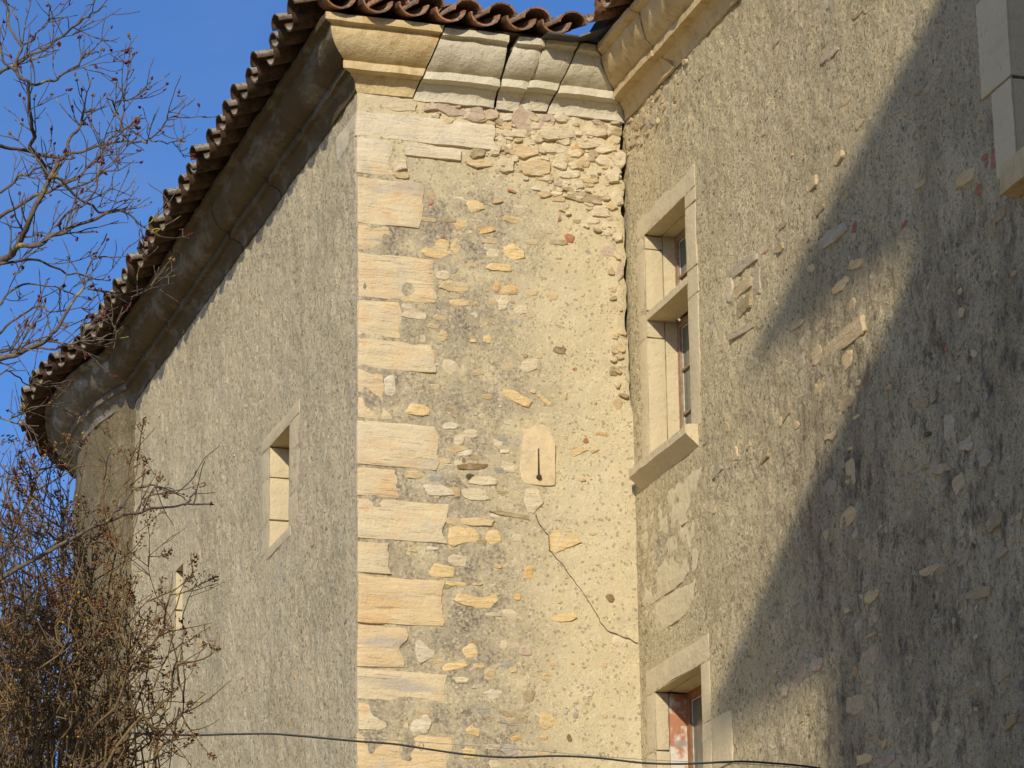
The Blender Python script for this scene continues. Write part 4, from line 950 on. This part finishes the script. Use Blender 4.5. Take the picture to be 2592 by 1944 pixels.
for bi, (k, pts, w0, w1, dep) in enumerate(TB):
    P = [at(*zp(k, *q), dep + .12*math.sin(bi*1.7+j*.5)) for j, q in enumerate(pts)]
    P = jitter_path(spl(P, 5), .006, bi); m = dep/F/2*1.35
    rad = np.linspace(w0*m, w1*m, len(P)); rad *= 1+.10*vnoise(np.c_[np.arange(len(P))*.9, np.full(len(P), bi), np.zeros(len(P))], 3)
    tb.tube(P, rad, 7); tips.append((P[-1], P[-1]-P[-2]))
    twigs(tb, P, w0*m*.5, rnd, 19 if k != 4 else 4, .05, .21, 2 if k != 4 else 1, tips, (25, 65), .0010)
    if pts[0][0] < 0:                                  # carry the limb on to the trunk outside the frame
        q0 = P[0]; tr = at(-420, min(1800, zp(k, *pts[0])[1]+420), 8.4); d0 = P[0]-P[3]; c = q0 + d0/np.linalg.norm(d0)*.15
        B = [(1-t)**2*q0+2*t*(1-t)*c+t*t*tr for t in np.linspace(0, 1, 9)]; tb.tube(B, np.linspace(rad[0], rad[0]*2.2, 9), 7)
for p, d in tips:
    if rnd.random() < .30:
        c = (.13, .022, .03) if rnd.random() < .8 else (.24, .13, .05)
        for j in range(rnd.choice((1, 2, 3))):
            ell(bd, p+np.array([rnd.gauss(0, .003) for _ in range(3)]), np.asarray(d)/np.linalg.norm(d)+np.array([rnd.gauss(0, .4) for _ in range(3)]), rnd.uniform(.005, .013), rnd.uniform(.002, .0042), c)
for i in range(11):                                    # limbs of the far side of the crown, beyond the left edge
    q0 = at(-425, 1500-i*200, 8.4); v = RC.T @ np.array([-.8+.25*rnd.random(), -.75, rnd.uniform(-.6, .6)]); ll = rnd.uniform(.7, 1.3)*(1-.04*i)
    P = jitter_path([q0+v*ll*t+np.array([0, 0, .18*t*t]) for t in np.linspace(0, 1, 12)], .02, 90+i)
    tb.tube(P, np.linspace(.016, .003, 12), 6); twigs(tb, P, .006, rnd, 12, .08, .3, 2, [], (25, 65), .0012)
tb.build('branches', 'bark', tree)
o = bd.build('buds', 'bud', tree); o['kind'] = 'stuff'
base = np.r_[at(-420, 1300, 8.4)[:2], 0]
tk = MB(); tp = [base, base+np.array([.02, .03, 1.2]), at(-425, 1800, 8.4), at(-415, 1300, 8.4), at(-425, 700, 8.4), at(-440, 100, 8.4), at(-410, -500, 8.45), at(-470, -1000, 8.5)]
tk.tube(spl(tp, 6), np.linspace(.10, .006, 43), 12); tk.build('trunk', 'bark', tree)

def seedhead(mb, p, d, rnd, size, n, cols):
    d = np.asarray(d, float); d = d/(np.linalg.norm(d)+1e-9)
    for i in range(n):
        t = rnd.random(); q = p - d*size*t + np.array([rnd.gauss(0, 1) for _ in range(3)])*size*.18*(.4+t)
        v = d*.6+np.array([rnd.gauss(0, .6) for _ in range(3)]); c = np.array(rnd.choice(cols))*rnd.uniform(.6, 1.2)
        ell(mb, q, v, rnd.uniform(.006, .013), rnd.uniform(.0014, .003), tuple(c), 4)
SEED = [(.20, .085, .035), (.27, .13, .05), (.15, .06, .03), (.33, .20, .09)]
def shrub(name, label, mat, tipsxy, base_px, dep, seed, heads, nper, lr, r0, extra=0):
    rnd = random.Random(seed); root = None
    b0 = np.r_[at(*base_px, dep)[:2], 0]; root = thing(name, label, 'shrub', tuple(b0))
    st = MB(); sh = MB()
    for ti, (px, py) in enumerate(tipsxy):
        d = dep+rnd.uniform(-.5, .5); tip = at(px, py, d)
        bs = b0+np.array([rnd.gauss(0, .22), rnd.gauss(0, .3), 0])
        low = at(base_px[0]+(px-base_px[0])*.45+rnd.gauss(0, 110), 2000+rnd.uniform(0, 250), d)
        P = spl([bs, bs*.5+low*.5+np.array([rnd.gauss(0, .08), rnd.gauss(0, .08), 0]), low, low*.45+tip*.55+np.array([rnd.gauss(0, .035), rnd.gauss(0, .05), rnd.uniform(.0, .05)]), tip], 8)
        P = jitter_path(P, .04, seed+ti); rr0 = r0*rnd.uniform(.55, 1.35); st.tube(P, np.linspace(rr0*1.6, .0012, len(P)), 5)
        tp = [(P[-1], P[-1]-P[-2])]; twigs(st, P[14:], rr0, rnd, nper, lr[0], lr[1], 2, tp, (25, 80), .0009)
        for p, v in tp:
            x = rnd.random()
            if x < heads*.8: seedhead(sh, p, v, rnd, rnd.uniform(.025, .07), rnd.randrange(9, 30), SEED)
            elif x < heads+.06: ell(sh, p, v, .008, .004, (.45, .33, .04))
    st.build('stems', mat, root); o = sh.build('seedheads', 'seed', root); o['kind'] = 'stuff'
    return root
tz = [zp(4, a, b) for a, b in ((1050,505),(912,372),(860,770),(1055,820),(1020,1040),(1150,1260),(920,1350),(920,1470),(740,330),(640,640),(540,500),(530,600),(760,1190),(700,1240),(980,1000),(980,1175),(1075,1640),(880,640),(1140,575),(600,750),(560,380),(720,10),(660,720),(830,1540))]
tz += [zp(3, a, b) for a, b in ((750,1160),(790,1210),(820,1290),(700,1250),(345,1240),(235,1240),(290,1320),(50,1300))]
tl = [(rnd.uniform(-60, 250), 1120+rnd.random()**1.1*620) for i in range(64)]
shrub('seedhead_shrub', 'brown leafless shrub with rusty dried seedheads at the lower left', 'stem', tz+tl, (60, 2000), 10.2, 21, .52, 6.0, (.08, .30), .0048)
th_ = [(rnd.uniform(-80, 205), 1130+rnd.random()*520) for i in range(62)]
shrub('thicket_shrub', 'darker purple grey bare thicket behind the rusty shrub', 'thicket', th_, (0, 2000), 13.5, 33, .10, 5.0, (.08, .32), .0048)
